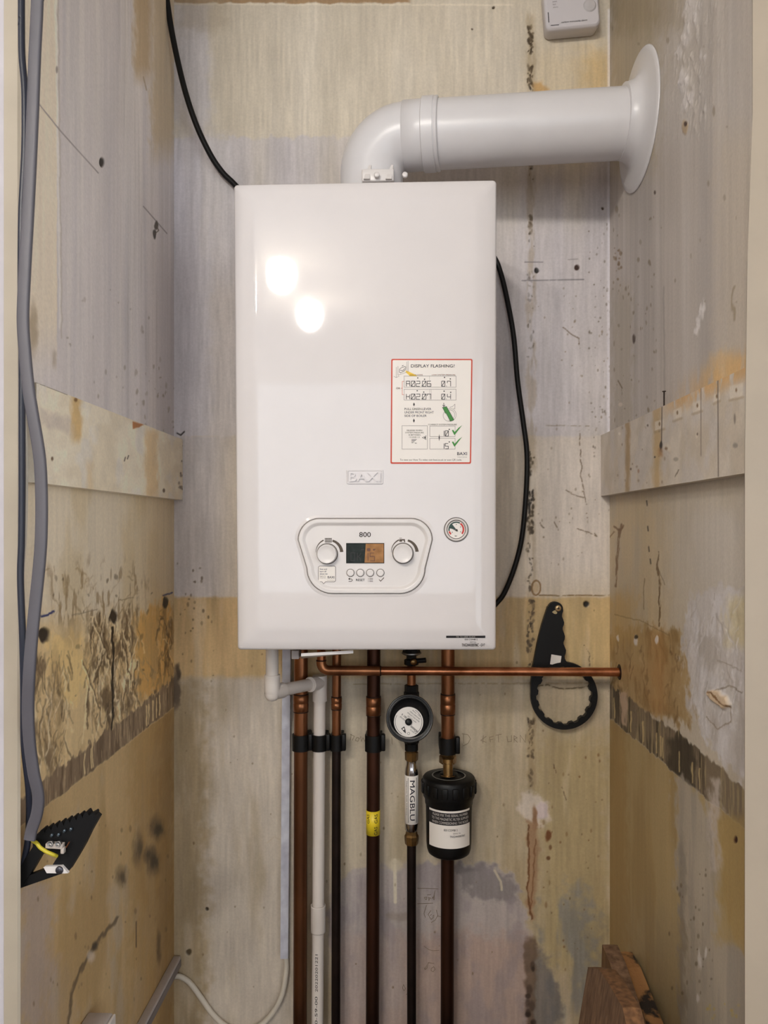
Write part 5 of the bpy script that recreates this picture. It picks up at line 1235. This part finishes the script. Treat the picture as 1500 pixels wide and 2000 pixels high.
# ------------------------------------------------------------------ timber offcuts in the right corner
def wood(name, c, dk, sc): 
    m = mat(name, c, .75, bump=.5, bscale=90, vscale=sc, dark=dk, stretch=(9, 9, 1.2)); return m
wA = wood('bare_split_timber', (136, 98, 64), (88, 60, 40), 14); wB = wood('varnished_timber_face', (118, 86, 48), (90, 62, 32), 10)
wC = mat('mouldy_board_edge', (160, 116, 72), .8, bump=.6, bscale=120, vscale=26, dark=(44, 36, 30), hard=True); wP = mat('paint_flecked_timber', (128, 100, 76), .75, bump=.6, bscale=80, vscale=26, dark=(84, 60, 44), stretch=(5, 5, 1))
def lean(pts_top, Xt, lean_, th, mface, medge, name, label, seed):
    """board on edge on the floor leaning on the right wall; pts_top: (Y, z) along its ragged top, near to far"""
    t = thing(name, label, 'timber', (Xt-lean_, (pts_top[0][0]+pts_top[-1][0])/2, 0)); zt_ = max(z for y, z in pts_top)
    f = lambda y, z, o=0: Vector((Xt-lean_*(1-z/zt_)+o, y, z))
    n = len(pts_top); face = [f(y, z) for y, z in pts_top]; foot = [f(y, 0) for y, z in pts_top]; mb = MB()
    fb = [p+Vector((th, 0, 0)) for p in face]; gb = [p+Vector((th, 0, 0)) for p in foot]
    for i in range(n-1): mb.add([foot[i], foot[i+1], face[i+1], face[i]], [[3, 2, 1, 0]], 0, False); mb.add([gb[i], gb[i+1], fb[i+1], fb[i]], [[0, 1, 2, 3]], 0, False)
    mb.add([foot[0], face[0], fb[0], gb[0]], [[3, 2, 1, 0]], 0, False)
    mb.add([foot[0], foot[-1], gb[-1], gb[0]], [[3, 2, 1, 0]], 0, False)
    mb.build('board', mface, t)
    mb = MB(); R = random.Random(seed)
    for i in range(n-1):
        K = 7
        for k in range(K):
            def q(s_, w): 
                a, b = (face[i], face[i+1]); j = (0 if s_ in (0, 1) else .0)
                p = a+(b-a)*s_; return p+Vector((th*w, 0, 0))
            dz = Vector((0, 0, .0006))
            mb.add([q(k/K, 0), q((k+1)/K, 0), q((k+1)/K, .5)+dz, q(k/K, .5)+dz, q((k+1)/K, 1), q(k/K, 1)], [[0, 1, 2, 3], [3, 2, 4, 5]], 0, False)
    mb.add([foot[-1], gb[-1], fb[-1], face[-1]], [[3, 2, 1, 0]], 0, False)
    mb.build('sawn_edge', medge, t)
    return t
def tops(X, pix): return sorted([(lambda v: (v.y, v.z))(PX(x, y, X)) for x, y in pix])
X1 = XR-.030; lean(tops(X1, [(1206, 1859), (1222, 1890), (1243, 1945), (1268, 2010), (1300, 2090)]), X1, .012, .024, wB, wC, 'timber_board', 'mould-blackened timber board nearest the right wall in the corner', 1)
X2 = X1-.042; lean(tops(X2, [(1176, 1845), (1190, 1878), (1204, 1920), (1226, 1990), (1262, 2090)]), X2, .018, .024, wB, wP, 'timber_board', 'brown timber board between the other two, its tip the highest', 2)
X3 = X2-.044; lean(tops(X3, [(1157, 1889), (1173, 1893), (1190, 1920), (1216, 1968), (1236, 2040), (1270, 2120)]), X3, .110, .022, wP, wA, 'timber_board', 'splintered reddish timber board nearest the camera in the right corner', 3)

# ------------------------------------------------------------------ pencil marks on the back wall
mb = MB(); PW = lambda x, y: P(x, y, YB-.0009)+Vector((0, 0, 0))
def scr(pl, w=1.3, m=0): stroke(mb, pl, w*.72, PW, m)
for pl in ([(686,1434),(684,1446)],[(684,1434),(692,1438),(688,1446)],[(697,1440),(694,1446),(699,1448),(702,1442),(697,1440)],[(704,1438),(706,1448),(709,1441),(712,1448),(715,1437)],
           [(765,1440),(766,1454)],[(905,1434),(906,1452)],[(902,1433),(914,1435),(919,1443),(914,1452),(904,1457)],[(944,1436),(943,1452)],[(950,1438),(939,1446),(950,1450)],[(958,1450),(956,1440),(964,1438)],[(957,1445),(963,1444)],
           [(968,1436),(980,1434)],[(973,1435),(974,1450)],[(990,1438),(992,1449),(999,1448),(999,1436)],[(1004,1450),(1004,1437),(1010,1441),(1004,1444),(1011,1450)],[(1016,1450),(1016,1436),(1026,1450),(1027,1434)]): scr(pl, 1.2)
for pl in ([(815,1735),(856,1736)],[(815,1765),(846,1764)],[(846,1755),(850,1739)],[(834,1748),(842,1747)],[(831,1757),(829,1753),(834,1752),(833,1757),(831,1757)],[(837,1752),(838,1760)],[(837,1753),(841,1754),(838,1757)],[(843,1756),(845,1752),(847,1757)],[(848,1748),(848,1758)],
           [(833,1768),(828,1784),(831,1792)],[(852,1777),(855,1788),(850,1797),(842,1802)],[(854,1789),(864,1791)],[(840,1788),(843,1786)],[(845,1790),(848,1787)],
           [(830,1892),(837,1880),(834,1891),(830,1894),(829,1890)],[(836,1880),(848,1882)],[(842,1892),(847,1888),(850,1893),(846,1898),(842,1896),(842,1892)],
           [(786,1930),(788,1923),(792,1931),(789,1935),(786,1930)],[(793,1943),(796,1940)],[(828,1848),(838,1855),(846,1857),(858,1856)],[(842,1778),(836,1786),(842,1796),(848,1790)]): scr(pl, 1.3)
mb.build('pencil_writing', mat('pencil_graphite', (120, 105, 84), .6), wall_back)

# ------------------------------------------------------------------ jambs, hall, lamps
jm = mat('door_frame_gloss', (176, 166, 150), .5, bump=.12, bscale=60, vscale=9, dark=(166, 156, 140)); jw = mat('hall_wall_paint', (190, 186, 192), .6); jh = mat('hall_far_wall_paint', (150, 146, 142), .7)
JY = YJ-.002
def plan(mb, pts): prism(mb, [Vector((x, y, 0)) for x, y in pts], (0, 0, ZT))
q1, q2, q3 = P(39, 1000, JY).x, P(37.5, 1000, JY-.03).x, P(7.5, 1000, JY-.03).x
mb = MB(); plan(mb, [(q1, JY), (q2+.0005, JY-.028), (q2-.002, JY-.03), (q3, JY-.03), (q3, JY)]); struct(mb.build('trim_1', jm))
mb = MB(); plan(mb, [(q3-.0003, JY), (q3-.0003, JY-.0295), (q3-.6, JY-.0295), (q3-.6, JY)]); struct(mb.build('wall_hall_left', jw))
JR = YJR-.044; J2 = JR-.03
ja = [(1469, -300), (1469, 250), (1459, 520), (1454, 900), (1454, 2000)]; A_ = []; B_ = []
for i, (x, y) in enumerate(ja):
    p_ = P(x, y, JR); p_.x = min(p_.x, XR-.0006); r_ = P(x+1, y, J2)
    zz_ = ZT if i == 0 else (0 if i == 4 else p_.z); p_.z = zz_; r_.z = zz_; A_.append(p_); B_.append(r_)
C_ = [Vector((XR+.10, JR, p.z)) for p in A_]; D_ = [Vector((XR+.10, J2, p.z)) for p in A_]
A_ = [Vector((p.x, p.y, p.z)) for p in A_]
vs = A_+B_+C_+D_; n = 5; fs = []
for i in range(4): fs += [[i, i+1, n+i+1, n+i], [n+i, n+i+1, 3*n+i+1, 3*n+i], [3*n+i, 3*n+i+1, 2*n+i+1, 2*n+i], [2*n+i, 2*n+i+1, i+1, i]]
fs += [[0, n, 3*n, 2*n], [4, 2*n+4, 3*n+4, n+4]]
mb = MB(); mb.add(vs, fs, 0, False); struct(mb.build('trim_2', mat('right_frame_gloss', (166, 153, 136), .5, vscale=9, bump=.1, bscale=60)))
mb = MB(); plan(mb, [(XR+.101, J2), (XR+.101, JR), (XR+.75, JR), (XR+.75, J2)]); struct(mb.build('wall_hall_right', jw))
HB = -2.9
mb = MB(); box(mb, Vector((0, HB-.03, .4)), (3.6, .06, .8)); struct(mb.build('wall_low_light_block', mat('low_light_block_paint', (168, 160, 154), .7)))  # low unseen wall added to cut light on the lower recess
for sx, nm in ((-1, 'wall_hall_side'), (1, 'wall_hall_end')):
    mb = MB(); box(mb, Vector((sx*1.65, (HB+YJ)/2, ZT/2)), (.06, YJ-HB+.1, ZT)); struct(mb.build(nm, jh))
    if sx < 0: continue
    bpy.data.objects.remove(bpy.data.objects[nm]); mb = MB(); y0, y1 = HB, YJ+.05
    for ya, yb2, za, zb2 in ((y0, -2.6, 0, ZT), (.15, y1, 0, ZT), (-2.6, .15, 0, .3), (-2.6, .15, 2.3, ZT)): box(mb, Vector((sx*1.65, (ya+yb2)/2, (za+zb2)/2)), (.06, yb2-ya, zb2-za))  # opening added in the unseen end wall to let soft fill in
    struct(mb.build(nm, jh))
mb = MB(); box(mb, Vector((0, -1.2, -.02)), (5, 5.6, .04)); struct(mb.build('floor', mat('dark_timber_floor', (74, 58, 44), .6, stretch=(1, 12, 1))))
mb = MB(); box(mb, Vector((0, -1.2, ZT+.02)), (5, 5.6, .04)); struct(mb.build('ceiling', mat('ceiling_paint', (214, 206, 194), .8)))
bulb = mat('lit_globe', (255, 246, 232), .5, emit=(255, 249, 241), estr=LAMP)
def lamp(x, y, z, label):
    t = thing('ceiling_lamp', label, 'lamp', (x, y, ZT)); mb = MB()
    lathe(mb, (x, y, ZT), (0, 0, -1), [(.05, 0), (.05, .012), (.03, .02), (.02, .024), (.02, ZT-z-.05)], 24); mb.build('lamp_holder', white_plastic, t)
    mb = MB(); lathe(mb, (x, y, z), (0, 0, 1), [(.062*math.sin(a), .074*math.cos(a)) for a in [math.pi*k/16 for k in range(17)]], 32); mb.build('glass_globe', bulb, t)
def refl(px, py, D):
    """place a globe so that its mirror image in the casing shows at px,py"""
    d = ray(px, py); yy = 2*YF-D; t = D/d[1]; return d[0]*t, yy, CZ+d[2]*t
lamp(*refl(549, 537, 3.35), 'lit globe lamp on the hall ceiling, nearer of the two mirrored in the casing')
lamp(*refl(605, 615, 3.95), 'lit globe lamp on the hall ceiling, further back of the two mirrored in the casing')
lamp(-1.10, -1.15, 2.33, 'lit globe lamp on the hall ceiling, furthest to the left')
w = bpy.data.worlds.new('hall_fill'); SC.world = w; w.use_nodes = True  # even fill light added through the open sides of the unseen hall
bg = w.node_tree.nodes['Background']; bg.inputs['Color'].default_value = (*WCOL, 1); bg.inputs['Strength'].default_value = WSTR
SC.view_settings.view_transform = 'Standard'; SC.view_settings.look = 'None'; SC.view_settings.gamma = 1; SC.view_settings.use_curve_mapping = False
SC.view_settings.exposure = EXPO
